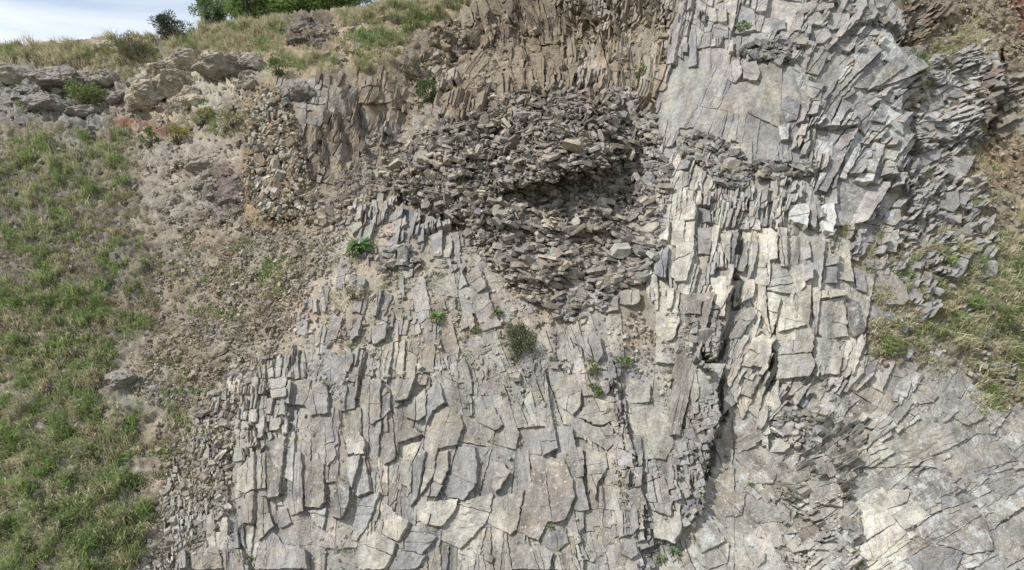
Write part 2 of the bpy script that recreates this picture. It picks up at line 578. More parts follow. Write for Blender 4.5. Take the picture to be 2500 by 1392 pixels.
# ------------------------------------------------------------------ survey of the ground: colours
PAINT = [  # polygon, colour of the earth (some with shade painted in), feather in px
    ([(-1400, 100), (1200, -100), (1200, 200), (650, 200), (300, 330), (-1400, 330)], (0.235, 0.205, 0.14), 30),
    ([(-1400, 300), (160, 310), (330, 320), (345, 470), (330, 560), (400, 620), (385, 760), (255, 930), (375, 1010), (345, 1120), (370, 1250), (330, 2000), (-1400, 2000)], (0.235, 0.212, 0.165), 24),
    ([(-200, 430), (120, 420), (330, 560), (350, 660), (140, 700), (-200, 740)], (0.225, 0.20, 0.17), 40),
    ([(340, 330), (620, 330), (640, 560), (860, 560), (760, 720), (640, 900), (570, 1100), (560, 1260), (440, 1500), (330, 1500), (370, 1250), (345, 1120), (375, 1010), (255, 930), (385, 760), (400, 620), (330, 560)], (0.30, 0.26, 0.208), 22),
    ([(360, 340), (600, 350), (620, 540), (400, 560), (340, 480)], (0.325, 0.288, 0.245), 30),
    ([(510, 410), (610, 400), (625, 520), (540, 560), (490, 500)], (0.215, 0.18, 0.165), 22),
    ([(0, 160), (220, 165), (330, 185), (420, 150), (640, 130), (640, 200), (560, 270), (430, 300), (280, 310), (130, 290), (-200, 290), (-200, 160)], (0.33, 0.30, 0.25), 22),
    ([(0, 210), (250, 240), (280, 310), (100, 305), (-100, 305)], (0.27, 0.25, 0.23), 18),
    ([(345, 170), (420, 145), (640, 130), (600, 210), (430, 290), (310, 270)], (0.44, 0.395, 0.31), 18),
    ([(225, 100), (310, 105), (300, 140), (235, 140)], (0.52, 0.46, 0.36), 8),
    ([(275, 288), (340, 300), (435, 296), (420, 322), (330, 322), (280, 318)], (0.18, 0.095, 0.07), 8),
    ([(650, 60), (900, 30), (1180, 0), (1090, 60), (1000, 140), (900, 180), (650, 200)], (0.33, 0.275, 0.185), 20),
    ([(800, 60), (960, 80), (900, 150), (780, 120)], (0.38, 0.30, 0.22), 14),
    ([(695, 35), (820, 30), (810, 130), (690, 120)], (0.175, 0.145, 0.118), 10),  # reddish bank, with the shade of its hollow painted in
    ([(600, 200), (740, 190), (760, 560), (600, 560)], (0.33, 0.255, 0.165), 14),
    ([(720, 190), (1060, 170), (1080, 280), (920, 430), (790, 530), (730, 500)], (0.22, 0.182, 0.137), 14),
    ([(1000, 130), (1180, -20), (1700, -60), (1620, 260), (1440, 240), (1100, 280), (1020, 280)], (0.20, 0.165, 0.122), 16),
    ([(1420, 100), (1640, 40), (1620, 260), (1440, 240)], (0.29, 0.24, 0.17), 24),
    ([(830, 540), (1120, 500), (1240, 700), (1400, 790), (1720, 720), (1720, 880), (560, 960), (640, 850)], (0.36, 0.315, 0.255), 30),
    ([(620, 900), (1740, 850), (1740, 1000), (1720, 1260), (1560, 1600), (440, 1600), (560, 1250)], (0.33, 0.31, 0.275), 30),
    (MOUND, (0.12, 0.11, 0.098), 14),  # painted very dark so gaps between the plates look shaded
    ([(1590, 220), (1700, -100), (2180, -100), (2230, 300), (2230, 480), (2000, 560), (1600, 520), (1600, 330)], (0.33, 0.315, 0.29), 16),
    ([(1600, 480), (2000, 520), (2110, 700), (2110, 960), (1880, 1020), (1740, 960), (1600, 760)], (0.41, 0.385, 0.33), 16),
    ([(1740, 960), (2110, 940), (2420, 880), (2600, 1030), (2600, 1600), (1560, 1600), (1716, 1250)], (0.38, 0.355, 0.31), 24),
    ([(2080, 1230), (2200, 1200), (2240, 1290), (2220, 1500), (2060, 1500)], (0.62, 0.585, 0.50), 14),
    ([(2020, 560), (2240, 440), (2800, 400), (2800, 1040), (2430, 1000), (2300, 880), (2110, 900)], (0.265, 0.23, 0.16), 26),
    ([(2190, -100), (2800, -100), (2800, 480), (2400, 420), (2230, 330), (2190, 120)], (0.265, 0.222, 0.16), 18),
    ([(2380, 320), (2800, 300), (2800, 560), (2420, 450)], (0.27, 0.21, 0.14), 18),
    ([(2440, -100), (2800, -100), (2800, 200), (2490, 100)], (0.21, 0.115, 0.085), 12),
    ([(2200, 40), (2300, 20), (2290, 120), (2230, 170)], (0.21, 0.17, 0.125), 16),  # shade of the recess painted into the earth
    ([(2230, 330), (2330, 430), (2380, 330), (2440, 120), (2300, 300)], (0.24, 0.20, 0.15), 16)]  # darker strip painted where shadow lies beside the stacked slabs


WU = UU + 16 * fbm(UU / 60, VV / 60, 4, 31)
WV = VV + 16 * fbm(UU / 60, VV / 60, 4, 47)


def mask_of(poly, feather):
    w = window(poly, 60 + feather * 2)
    g = np.zeros(UU.shape)
    g[w] = box_blur(pip(WU[w], WV[w], poly).astype(float), feather / GS * 0.5)
    return g


EARTH = np.zeros(UU.shape + (3,))
EARTH[:] = (0.29, 0.252, 0.20)
for poly, c, fe in PAINT:
    mk = mask_of(poly, fe)[..., None]
    EARTH = EARTH * (1 - mk) + np.array(c) * mk

_mm = fbm(UU / 70, VV / 60, 4, 811, 0.6)
EARTH = EARTH * (1 + 0.26 * _mm)[..., None] * (1 + 0.07 * perlin(UU / 110, VV / 110, 823)[..., None] * np.array((1.0, -0.2, -0.9)))
ROUGH = np.full(UU.shape, 1.0)            # how lumpy the earth is
for poly, r, fe in [([(340, 330), (620, 330), (640, 560), (400, 640), (250, 930)], 1.6, 30),
                    ([(-1400, 140), (640, 120), (620, 330), (-1400, 330)], 1.9, 30),
                    ([(695, 35), (830, 30), (810, 130), (690, 130)], 2.2, 12),
                    ([(1600, -100), (2200, -100), (2240, 480), (2110, 960), (2500, 1000), (2600, 1600), (560, 1600), (640, 850), (830, 560), (1120, 520), (1600, 480)], 0.25, 20),
                    ([(2200, -100), (2800, -100), (2800, 480), (2300, 400)], 1.3, 20)]:
    mk = mask_of(poly, fe)
    ROUGH = ROUGH * (1 - mk) + r * mk

RIDGE_U = [-1400, -600, 0, 120, 215, 250, 330, 380, 480, 560, 700, 800, 900, 1000, 1180, 1260, 1500, 4000]
RIDGE_V = [150, 135, 118, 108, 92, 90, 96, 98, 76, 56, 34, 24, 10, -4, -22, -80, -400, -430]


def ridge_v(u):
    return np.interp(u, RIDGE_U, RIDGE_V) + 4 * perlin(np.asarray(u) / 45.0, np.zeros(np.shape(u)), 9)


# ------------------------------------------------------------------ hillside: one sheet, over the brow and back
def spaced(lo, a, b, hi, fine, coarse):
    left = list(np.arange(lo, a, coarse))
    return np.array(left + list(np.arange(a, b, fine)) + list(np.arange(b, hi + 1, coarse)), float)


su = spaced(-1280, -60, 2560, 3760, 4.4, 40)
sv = spaced(-440, -24, 1440, 1960, 4.2, 20)
SU, SV = np.meshgrid(su, sv)
rv = ridge_v(SU)
SVc = np.maximum(SV, rv)
HP = surf(SU, SVc)
HN = normal(SU, SVc, 8.0, D_FULL)
qx, qz = HP[..., 0], HP[..., 2] + 0.6 * HP[..., 1]
rg = lut(ROUGH, SU, SVc)
ridged = 1 - np.abs(fbm(qx / 1.5, qz / 1.2, 4, 61)) * 1.6
disp = rg * (0.12 * fbm(qx / 1.1, qz / 1.1, 5, 55, 0.65) + 0.10 * fbm(qx / 0.30, qz / 0.30, 3, 77, 0.7) - 0.10 * np.abs(fbm(qx / 0.55 - qz * 0.5, qz / 1.6, 3, 79))) + np.clip(rg - 1, 0, 2) * 0.22 * ridged
gr0 = np.zeros(UU.shape)
for poly, fe in [([(-1400, 310), (160, 312), (330, 325), (345, 470), (330, 560), (400, 620), (385, 760), (260, 930), (375, 1010), (345, 1120), (370, 1250), (330, 2000), (-1400, 2000)], 20),
                 ([(-1400, 120), (260, 92), (480, 78), (700, 34), (690, 60), (620, 125), (420, 150), (330, 170), (-1400, 170)], 14),
                 ([(2110, 640), (2250, 560), (2420, 560), (2800, 480), (2800, 1060), (2420, 1000), (2300, 880), (2110, 900)], 20),
                 ([(650, 150), (830, 110), (900, 20), (1180, -20), (1090, 60), (960, 170), (650, 195)], 14)]:
    gr0 = np.maximum(gr0, mask_of(poly, fe))
TUSS = np.zeros(UU.shape)
_P0 = surf(UU, VV)
_qx, _qz = _P0[..., 0], _P0[..., 2] + 0.5 * _P0[..., 1]
TUSS = gr0 * (0.34 * np.clip(fbm(_qx / 1.0 + 0.3 * _qz, _qz / 0.62, 3, 83, 0.55) + 0.1, 0, 1))
disp = disp + lut(TUSS, SU, SVc)
ROCKM = np.zeros(UU.shape)
for poly in [[(660, 880), (780, 840), (1000, 850), (1240, 830), (1420, 800), (1600, 740), (1600, 480), (1640, 400), (1590, 240), (1700, -100), (2180, -100), (2230, 330), (2110, 600), (2115, 940), (2420, 900), (2600, 1060), (2600, 1500), (420, 1500), (560, 1100)],
             [(730, 195), (1000, 185), (1180, 0), (1700, -60), (1590, 260), (1340, 230), (1060, 290), (920, 440), (790, 530), (730, 500)]]:
    ROCKM = np.maximum(ROCKM, mask_of(poly, 12))
rk = lut(ROCKM, SU, SVc)
disp = disp * (1 - 0.85 * rk) - 0.07 * rk
HP = HP + HN * disp[..., None]
over = np.clip(rv - SV, 0, None)
HP[..., 1] += over * 0.16
HP[..., 2] += over * 0.004
htint = np.concatenate([lut(EARTH, SU, SVc), np.zeros(SU.shape + (1,))], -1)
htint[..., :3] = np.where(over[..., None] > 0, np.array((0.25, 0.215, 0.14)), htint[..., :3])
nr, nc = SU.shape
idx = np.arange(nr * nc).reshape(nr, nc)
quads = np.stack([idx[:-1, :-1], idx[1:, :-1], idx[1:, 1:], idx[:-1, 1:]], -1).reshape(-1, 4)
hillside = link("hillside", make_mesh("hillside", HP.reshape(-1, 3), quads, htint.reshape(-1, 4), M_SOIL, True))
tag(hillside, kind="structure")

gp = np.array([(-900, -700, 0.4), (900, -700, 0.4), (900, 900, 0.4), (-900, 900, 0.4)], float)
ground = link("ground", make_mesh("ground", gp, [(0, 1, 2, 3)], np.array((0.20, 0.185, 0.12, 0)), M_SOIL))
tag(ground, kind="structure")

# ------------------------------------------------------------------ directions of the joints, interpolated between readings
DIRS = np.array([(620, 1250, 92), (850, 1100, 90), (700, 1000, 88), (1100, 1130, 74), (1020, 1000, 80), (1320, 980, 108), (1400, 1200, 103), (1500, 950, 102), (1560, 1250, 98), (1600, 1150, 95),
                 (860, 780, 76), (960, 700, 82), (1080, 680, 104), (1200, 720, 118), (950, 560, 86), (1180, 900, 110), (1400, 850, 110), (1550, 760, 95),
                 (1800, 700, 80), (1740, 820, 74), (1950, 650, 93), (2050, 800, 97), (1850, 900, 58), (1680, 550, 88), (1920, 480, 88),
                 (1650, 250, 58), (1760, 260, 66), (1900, 380, 86), (2000, 200, 52), (2100, 200, 46), (2180, 320, 48), (2150, 450, 62), (2300, 400, 40), (2360, 500, 36), (1750, 90, 84), (2080, 60, 58), (2400, 200, 16), (2460, 300, 20),
                 (1250, 60, 118), (1480, 200, 88), (1350, 150, 95), (1100, 150, 40), (1080, 240, 80), (850, 350, 72), (950, 250, 82), (1580, 120, 82),
                 (1830, 1200, 135), (1800, 1050, 120), (2000, 1120, 24), (2300, 1120, 30), (2450, 1250, 27), (1920, 990, 45), (2200, 1300, 32), (2300, 640, 45), (2150, 700, 75), (2150, 900, 60), (1700, 1300, 120)], float)
_ca, _sa = np.cos(2 * np.radians(DIRS[:, 2])), np.sin(2 * np.radians(DIRS[:, 2]))


def _joint(u, v):
    w = 1.0 / (((DIRS[:, 0] - u) ** 2 + (DIRS[:, 1] - v) ** 2) ** 1.5 + 2000.0)
    a = 0.5 * math.atan2(float((w * _sa).sum()), float((w * _ca).sum()))
    return math.cos(a), -math.sin(a)


_JT = {}


def joint_dir(u, v):
    k = (int(u // 16), int(v // 16))
    if k not in _JT:
        _JT[k] = _joint(k[0] * 16 + 8, k[1] * 16 + 8)
    return _JT[k]


# ------------------------------------------------------------------ colours of rock
GREY, BLUE, TAN, CREAM, BROWN, PALE, OCHRE, DARK, LILAC = ((0.300, 0.288, 0.268), (0.232, 0.231, 0.240), (0.325, 0.304, 0.268), (0.465, 0.442, 0.39), (0.24, 0.211, 0.182),
                                                         (0.40, 0.384, 0.345), (0.31, 0.25, 0.18), (0.17, 0.158, 0.146), (0.280, 0.263, 0.260))
KEYS = dict(a=(0.210, 0.171, 0.125), e=(0.148, 0.124, 0.098), f=(0.25, 0.21, 0.16), w=(0.56, 0.535, 0.47), g=GREY, b=BLUE, t=TAN, c=CREAM, n=BROWN, p=PALE, o=OCHRE, d=DARK, l=LILAC)  # a, e, f: brown rock, darkened further for the alcove's shade


def pick(pal, rnd, u, v):
    """pal: string of colour keys, repeats weigh more; neighbours tend to share a colour"""
    f = 0.5 + 0.75 * float(fbm(u / 85.0, v / 120.0, 2, 701)) + rnd.gauss(0, 0.13)
    k = KEYS[pal[min(len(pal) - 1, max(0, int(f * len(pal))))]]
    m = [sum(KEYS[q][i] for q in pal) / len(pal) for i in range(3)]
    k = [0.55 * k[i] + 0.45 * m[i] for i in range(3)]
    s = rnd.uniform(0.93, 1.07)
    j = [rnd.uniform(0.98, 1.02) for _ in range(3)]
    return tuple(k[i] * s * j[i] for i in range(3))


# ------------------------------------------------------------------ one slab of jointed rock
def offset_in(poly, g):
    """move every edge of a ring inwards"""
    P = np.asarray(poly, float)
    n = len(P)
    area = 0.5 * np.sum(P[:, 0] * np.roll(P[:, 1], -1) - np.roll(P[:, 0], -1) * P[:, 1])
    if area < 0:
        P = P[::-1]
    nx = np.roll(P, -1, 0) - P
    ln = np.linalg.norm(nx, axis=1, keepdims=True) + 1e-9
    nx = nx / ln
    en = np.stack([-nx[:, 1], nx[:, 0]], 1)
    pn = np.roll(en, 1, 0)
    m = en + pn
    mm = (m * m).sum(1, keepdims=True)
    m = m / np.maximum(mm, 0.7) * 2 * 0.5 * 2
    return P + m * g * 0.5 * 1.0 if False else P + m * g * 0.5


def jag(poly, step, amp, rough_seed=0):
    out = []
    n = len(poly)
    for i in range(n):
        a, b = np.array(poly[i]), np.array(poly[(i + 1) % n])
        L = np.linalg.norm(b - a)
        k = max(1, int(L / step))
        for j in range(k):
            out.append(a + (b - a) * (j / k))
    P = np.array(out)
    dx = perlin(P[:, 0] / (step * 1.4), P[:, 1] / (step * 1.4), 101 + rough_seed)
    dy = perlin(P[:, 0] / (step * 1.4), P[:, 1] / (step * 1.4), 131 + rough_seed)
    return P + np.stack([dx, dy], 1) * amp


SCARP = D_FULL - D_SMOOTH
N_TAB = normal(UU, VV, 16.0)


def slab_geom(poly, plane, gap=0.3, chamfer=2.0, depth=0.4, step=13, amp=2.2, wob=0.02, rnd=random):
    """prism with an uneven outline, a broken edge and a slightly uneven face.
    plane (a, bu, bv): height in metres above the hillside, rising towards the broken edge"""
    P = jag(poly, step, amp)
    P = offset_in(P, gap)
    Q = offset_in(P, chamfer)
    c = P.mean(0)
    ext = np.maximum(np.ptp(P, axis=0), 4.0)
    n = len(P)
    M = (Q - c) * 0.45 + c
    A_ = np.concatenate([P, Q, M])
    off = lut(SCARP, c[0], c[1])
    d = lut(D_SMOOTH, A_[:, 0], A_[:, 1]) + off
    S3 = ray(A_[:, 0], A_[:, 1]) * d[:, None]
    S3[:, 2] += CAMZ
    nn = unit(lut(N_TAB, c[0], c[1]))
    hh = plane[0] + A_[:, 0] * plane[1] + A_[:, 1] * plane[2]
    e = np.array([rnd.uniform(-1, 1) for _ in range(n)]) * wob
    A = S3[:n] - nn * depth
    B = S3[:n] + nn * (hh[:n] - 0.010 * chamfer + e)[:, None]
    Cc = S3[n:2 * n] + nn * (hh[n:2 * n] + e * 0.5)[:, None]
    V = np.concatenate([A, B, Cc])
    F = []
    for i in range(n):
        j = (i + 1) % n
        F.append((i, j, n + j, n + i))
        F.append((n + i, n + j, 2 * n + j, 2 * n + i))
    if ext.max() > 44:
        mid = S3[2 * n:] + nn * (hh[2 * n:] + wob * 0.8 * np.array([rnd.uniform(-1, 1) for _ in range(n)]))[:, None]
        V = np.concatenate([V, mid])
        for i in range(n):
            j = (i + 1) % n
            F.append((2 * n + i, 2 * n + j, 3 * n + j, 3 * n + i))
        F.append(tuple(range(3 * n, 4 * n)))
    else:
        F.append(tuple(range(2 * n, 3 * n)))
    a, b, q = V[F[-1][0]], V[F[-1][len(F[-1]) // 3]], V[F[-1][2 * len(F[-1]) // 3]]
    if np.dot(np.cross(b - a, q - a), nn) < 0:
        F = [f[::-1] for f in F]
    p0 = surf(c[0], c[1], D_SMOOTH)
    return V, F, p0


def cut(poly, p, d):
    """split a ring by the line through p along d"""
    nx, ny = -d[1], d[0]
    s = [(q[0] - p[0]) * nx + (q[1] - p[1]) * ny for q in poly]
    A, B = [], []
    n = len(poly)
    for i in range(n):
        j = (i + 1) % n
        if s[i] >= 0:
            A.append(poly[i])
        if s[i] <= 0:
            B.append(poly[i])
        if s[i] * s[j] < 0:
            t = s[i] / (s[i] - s[j])
            q = (poly[i][0] + t * (poly[j][0] - poly[i][0]), poly[i][1] + t * (poly[j][1] - poly[i][1]))
            A.append(q)
            B.append(q)
    return A, B


def wedge(poly, d, amp):
    """plane that is 0 on one side of the ring and amp on the other, along d"""
    t = [p[0] * d[0] + p[1] * d[1] for p in poly]
    lo, w = min(t), max(max(t) - min(t), 1e-3)
    return (-lo * amp / w, d[0] * amp / w, d[1] * amp / w)


def fracture(box, size, aspect, rnd, sig=0.4, skew=14.0, rel=0.1, face=(0.8, 0.3)):
    """cut a block into slabs along its joints and across them; each cut lifts the edge on the far side of the sun"""
    stack = [([(box[0], box[1]), (box[2], box[1]), (box[2], box[3]), (box[0], box[3])], (0, 0, 0), math.exp(rnd.gauss(0, sig)))]
    out = []
    while stack:
        poly, pl, fac = stack.pop()
        cx = sum(p[0] for p in poly) / len(poly)
        cy = sum(p[1] for p in poly) / len(poly)
        dx, dy = joint_dir(cx, cy)
        al = [p[0] * dx + p[1] * dy for p in poly]
        ac = [-p[0] * dy + p[1] * dx for p in poly]
        la, lc = max(al) - min(al), max(ac) - min(ac)
        s = size * fac
        if la < s * aspect * 1.35 and lc < s * 1.35:
            hs = [pl[0] + p[0] * pl[1] + p[1] * pl[2] for p in poly]
            if max(hs) > 0.07 and lc > 11 and rnd.random() < 0.6:
                # the lifted edge has flaked: one or two thinner sheets show below it
                w = (-dy, dx)
                if w[0] * face[0] + w[1] * face[1] < 0:
                    w = (dy, -dx)
                t = [p[0] * w[0] + p[1] * w[1] for p in poly]
                an = math.radians(rnd.gauss(0, 7))
                e = (dx * math.cos(an) - dy * math.sin(an), dx * math.sin(an) + dy * math.cos(an))
                body, low = poly, pl[0]
                for _ in range(rnd.choice((1, 1, 2))):
                    m = min(t) + (max(t) - min(t)) * rnd.uniform(0.62, 0.9) - (cx * w[0] + cy * w[1])
                    A, B = cut(body, (cx + w[0] * m, cy + w[1] * m), e)
                    if len(A) < 3 or len(B) < 3:
                        break
                    if sum(p[0] * w[0] + p[1] * w[1] for p in A) / len(A) > sum(p[0] * w[0] + p[1] * w[1] for p in B) / len(B):
                        A, B = B, A
                    out.append((B, (low - max(hs) * rnd.uniform(0.25, 0.6), pl[1], pl[2])))
                    body = A
                out.append((body, pl))
                continue
            out.append((poly, pl))
            continue
        along = lc * aspect > la
        t = rnd.uniform(0.33, 0.67)
        if along:
            a = math.radians(rnd.gauss(0, skew * 0.3))
            m = min(ac) + lc * t
            p = (cx + (m - (-cx * dy + cy * dx)) * -dy, cy + (m - (-cx * dy + cy * dx)) * dx)
            e = (dx, dy)
        else:
            a = math.radians(rnd.gauss(0, skew * 1.3))
            m = min(al) + la * t
            p = (cx + (m - (cx * dx + cy * dy)) * dx, cy + (m - (cx * dx + cy * dy)) * dy)
            e = (-dy, dx)
        ca, sa = math.cos(a), math.sin(a)
        e = (e[0] * ca - e[1] * sa, e[0] * sa + e[1] * ca)
        A, B = cut(poly, p, e)
        # direction across the cut, turned to the shadow side
        w = (-e[1], e[0])
        if w[0] * face[0] + w[1] * face[1] < 0:
            w = (-w[0], -w[1])
        for part in (A, B):
            if len(part) >= 3:
                f2 = fac * math.exp(rnd.gauss(0, sig * 0.75))
                f2 = min(max(f2, 0.45), 2.5)
                q = pl
                if la < 330 and lc < 330:
                    am = rel * min(2.2, rnd.expovariate(1.0)) * (1.15 if along else 0.16) * (1 if rnd.random() < 0.6 else 0.08)
                    g = wedge(part, w, am)
                    q = (pl[0] + g[0], pl[1] + g[1], pl[2] + g[2])
                stack.append((part, q, f2))
    return out


def z3(ox, oy, pts):
    return [(ox + a / 3.0, oy + b / 3.0) for a, b in pts]


# ------------------------------------------------------------------ rock formations: things of their own
def base_at(u, v):
    p = surf(u, v)
    return (float(p[0]), float(p[1]), float(p[2]))


FORM = {
    'slabs': thing("rock_cliff", base_at(1100, 1392), "broad grey jointed slab face filling the bottom centre below the rubble mound", "cliff"),
    'pale': thing("rock_cliff", base_at(1850, 1000), "pale cream wall of tall upright slabs right of the rubble mound", "cliff"),
    'dome': thing("rock_cliff", base_at(1900, 470), "bulging blue-grey dome of fanning slabs streaked with white lichen at upper right", "cliff"),
    'bedrock': thing("rock_cliff", base_at(2100, 1392), "flat speckled bedrock with white lichen in the lower right corner", "cliff"),
    'flank': thing("rock_outcrop", base_at(2330, 420), "tilted stack of lichen-whitened slabs on the brown right flank below dry grass", "rock outcrop"),
    'apron': thing("rock_outcrop", base_at(2250, 800), "broken grey slabs half buried in grass on the right slope", "rock outcrop"),
    'alcove': thing("rock_cliff", base_at(1300, 250), "ochre brown recessed wall of narrow columns behind the top of the rubble mound", "cliff"),
    'buttress': thing("rock_buttress", base_at(760, 520), "tan columnar buttress with knobbly left edge left of the rubble mound", "rock buttress"),
    'terrace': thing("rock_cliff", base_at(950, 850), "stepped rows of small upright slabs in dirt left of the mound's foot", "cliff"),
    'tiles': thing("rock_outcrop", base_at(520, 1250), "low rows of thin stones bedded in the tan dirt at lower left", "rock outcrop"),
}

R = []


def region(form, poly, size, aspect, relief, pal, lichen=0.0, keep=1.0, gap=0.25, tilt=(0.6, 0.25), sig=0.4, skew=14, jagamp=2.2, depth=0.4, name="slab", hb=0.05):
    R.append(dict(form=form, poly=poly, size=size, aspect=aspect, relief=relief, pal=pal, lichen=lichen, keep=keep, gap=gap, tilt=tilt, sig=sig, skew=skew, jagamp=jagamp, depth=depth, name=name, hb=hb))


region('slabs', [(640, 860), (760, 800), (1000, 820), (1240, 800), (1420, 780), (1600, 740), (1690, 760), (1700, 880), (1745, 930), (1757, 1010), (1728, 1100), (1716, 1250), (1600, 1330), (1560, 1480), (420, 1480), (440, 1330), (545, 1270), (560, 1100), (600, 980)], 38, 2.9, 0.085, "ggtbtttlpnc", 0.12, 1.0, sig=0.55)
region('slabs', [(1000, 930), (1300, 860), (1480, 880), (1500, 1060), (1380, 1110), (1200, 1010), (1090, 1000)], 28, 2.2, 0.06, "ttgglpb", 0.1, 0.85, sig=0.5)
region('slabs', [(1490, 900), (1530, 1000), (1600, 1080), (1690, 1000), (1745, 930), (1757, 1010), (1728, 1100), (1716, 1250), (1600, 1330), (1570, 1480), (1530, 1480), (1560, 1280), (1490, 1090), (1480, 960)], 15, 1.5, 0.15, "ggblltp", 0.3, 0.95, sig=0.45, hb=0.03)
region('slabs', [(640, 880), (900, 850), (930, 960), (700, 980), (600, 980)], 24, 2.2, 0.12, "ggttpb", 0.1, 0.95)
region('slabs', [(570, 960), (700, 930), (700, 1080), (575, 1140)], 17, 1.8, 0.11, "ttgcp", 0.2, 0.85)
region('terrace', [(830, 540), (900, 470), (1110, 500), (1170, 610), (1240, 690), (1320, 760), (1240, 800), (1000, 820), (760, 800), (640, 860), (680, 800), (760, 720), (850, 640)], 20, 2.0, 0.10, "gggllttb", 0.04, 0.55, sig=0.5)
region('terrace', [(830, 560), (900, 510), (1090, 520), (1110, 570), (960, 590), (860, 620)], 21, 1.6, 0.16, "ggtlb", 0.0, 0.8, tilt=(0.3, -0.4))
region('pale', [(1590, 470), (1640, 400), (1700, 400), (1800, 470), (1960, 540), (2040, 560), (2110, 700), (2115, 940), (2000, 1000), (1880, 1020), (1760, 1000), (1745, 930), (1690, 850), (1690, 760), (1600, 740), (1560, 690), (1600, 560)], 28, 3.0, 0.12, "ppcccgtb", 0.05, 1.0, sig=0.5, tilt=(0.8, 0.2))
region('pale', [(1700, 470), (1990, 440), (2000, 540), (1960, 560), (1800, 560), (1700, 540)], 16, 2.4, 0.15, "gglpbc", 0.35, 0.95, tilt=(0.8, 0.2))
region('pale', [(1680, 740), (1760, 760), (1760, 860), (1745, 930), (1690, 880)], 16, 1.3, 0.2, "glbtd", 0.05, 0.9)
region('pale', [(1880, 940), (2060, 930), (2080, 1000), (1960, 1030), (1870, 1020)], 20, 2.4, 0.1, "gbptl", 0.1, 0.95)
region('dome', [(1590, 240), (1640, 100), (1700, -60), (2160, -60), (2210, 60), (2215, 180), (2230, 330), (2200, 450), (2150, 480), (2000, 450), (1850, 430), (1640, 380), (1600, 340)], 28, 2.4, 0.12, "gggbbltp", 0.25, 1.0, tilt=(0.7, 0.35))
region('dome', [(1600, 300), (1640, 160), (1720, 110), (1850, 140), (1940, 160), (1950, 330), (1900, 400), (1700, 350)], 52, 2.6, 0.03, "ggbltgl", 0.18, 1.0, gap=0.3, tilt=(0.4, 0.3), sig=0.6)
region('dome', [(1930, 160), (2180, 100), (2215, 180), (2230, 330), (2200, 450), (1950, 420), (1960, 300)], 24, 2.8, 0.17, "gggblt", 0.45, 1.0, tilt=(0.9, 0.5))
region('dome', [(1640, 30), (1700, -60), (2180, -60), (2200, 100), (2060, 130), (1900, 130), (1660, 110)], 22, 1.7, 0.17, "ggltpb", 0.1, 0.96, tilt=(0.5, 0.4))
region('dome', [(1830, 395), (2000, 420), (2180, 430), (2190, 540), (2110, 560), (2000, 520), (1990, 450)], 20, 2.2, 0.18, "ggblp", 0.55, 0.97, tilt=(0.8, 0.3))
region('dome', [(2000, 520), (2120, 540), (2200, 470), (2240, 560), (2150, 640), (2040, 640)], 18, 1.8, 0.16, "gglbt", 0.35, 0.75)
region('bedrock', [(1757, 1010), (1870, 1010), (2110, 940), (2330, 880), (2420, 900), (2560, 1060), (2760, 1100), (2760, 1500), (1560, 1500), (1600, 1330), (1716, 1250), (1728, 1100)], 40, 1.8, 0.065, "gtptgptnb", 0.45, 1.0, gap=0.4, tilt=(0.5, 0.35), sig=0.6)
region('bedrock', [(1860, 1000), (2010, 1040), (2110, 1010), (2110, 1110), (2060, 1230), (2080, 1400), (1980, 1440), (1930, 1260), (1890, 1120), (1830, 1050)], 13, 2.1, 0.15, "ttgcpp", 0.05, 0.9, sig=0.5, tilt=(0.5, -0.5))
region('bedrock', [(1900, 1230), (2060, 1200), (2080, 1420), (1940, 1440)], 13, 1.4, 0.12, "pggct", 0.35, 0.85, sig=0.5)
region('bedrock', [(2085, 1230), (2150, 1215), (2200, 1200), (2235, 1285), (2215, 1480), (2085, 1480)], 40, 1.3, 0.03, "w", 0.0, 1.0, gap=0.3)
region('flank', [(2210, 90), (2330, 160), (2420, 110), (2470, 200), (2440, 330), (2380, 360), (2330, 430), (2400, 440), (2420, 500), (2380, 560), (2240, 560), (2190, 440), (2230, 330), (2215, 200)], 16, 1.6, 0.15, "ggltp", 0.35, 0.72, tilt=(0.5, 0.6))
region('flank', [(2330, 130), (2420, 90), (2440, 220), (2400, 330), (2300, 350), (2240, 300), (2300, 230)], 14, 1.7, 0.17, "gglp", 0.55, 0.9, tilt=(0.4, 0.9))
region('flank', [(2200, 20), (2320, 10), (2300, 90), (2240, 170), (2200, 110)], 12, 1.8, 0.16, "aeae", 0.0, 0.7, tilt=(0.4, 0.6))  # dark browns carry the painted shade of the recess
region('flank', [(2380, 180), (2520, 160), (2520, 320), (2400, 340)], 12, 1.6, 0.16, "eang", 0.0, 0.6, tilt=(0.4, 0.6))
region('apron', [(2110, 600), (2230, 540), (2400, 480), (2440, 620), (2300, 700), (2260, 780), (2110, 880)], 17, 1.6, 0.15, "ggblt", 0.15, 0.62, tilt=(0.6, 0.3))
region('apron', [(2110, 820), (2300, 790), (2330, 880), (2110, 950)], 20, 1.7, 0.06, "ggbtp", 0.2, 0.6)
region('apron', [(2300, 700), (2560, 650), (2560, 1040), (2400, 900)], 11, 1.5, 0.08, "ggt", 0.1, 0.22)
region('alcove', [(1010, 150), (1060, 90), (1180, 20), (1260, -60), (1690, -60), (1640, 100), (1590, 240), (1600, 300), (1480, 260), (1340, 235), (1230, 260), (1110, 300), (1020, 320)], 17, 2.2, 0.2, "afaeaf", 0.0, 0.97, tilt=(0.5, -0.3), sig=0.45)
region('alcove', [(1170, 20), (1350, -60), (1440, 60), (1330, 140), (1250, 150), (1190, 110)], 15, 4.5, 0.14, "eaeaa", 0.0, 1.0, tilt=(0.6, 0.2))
region('alcove', [(1080, 130), (1230, 120), (1300, 190), (1240, 230), (1110, 240)], 34, 1.6, 0.08, "aafa", 0.0, 0.85)
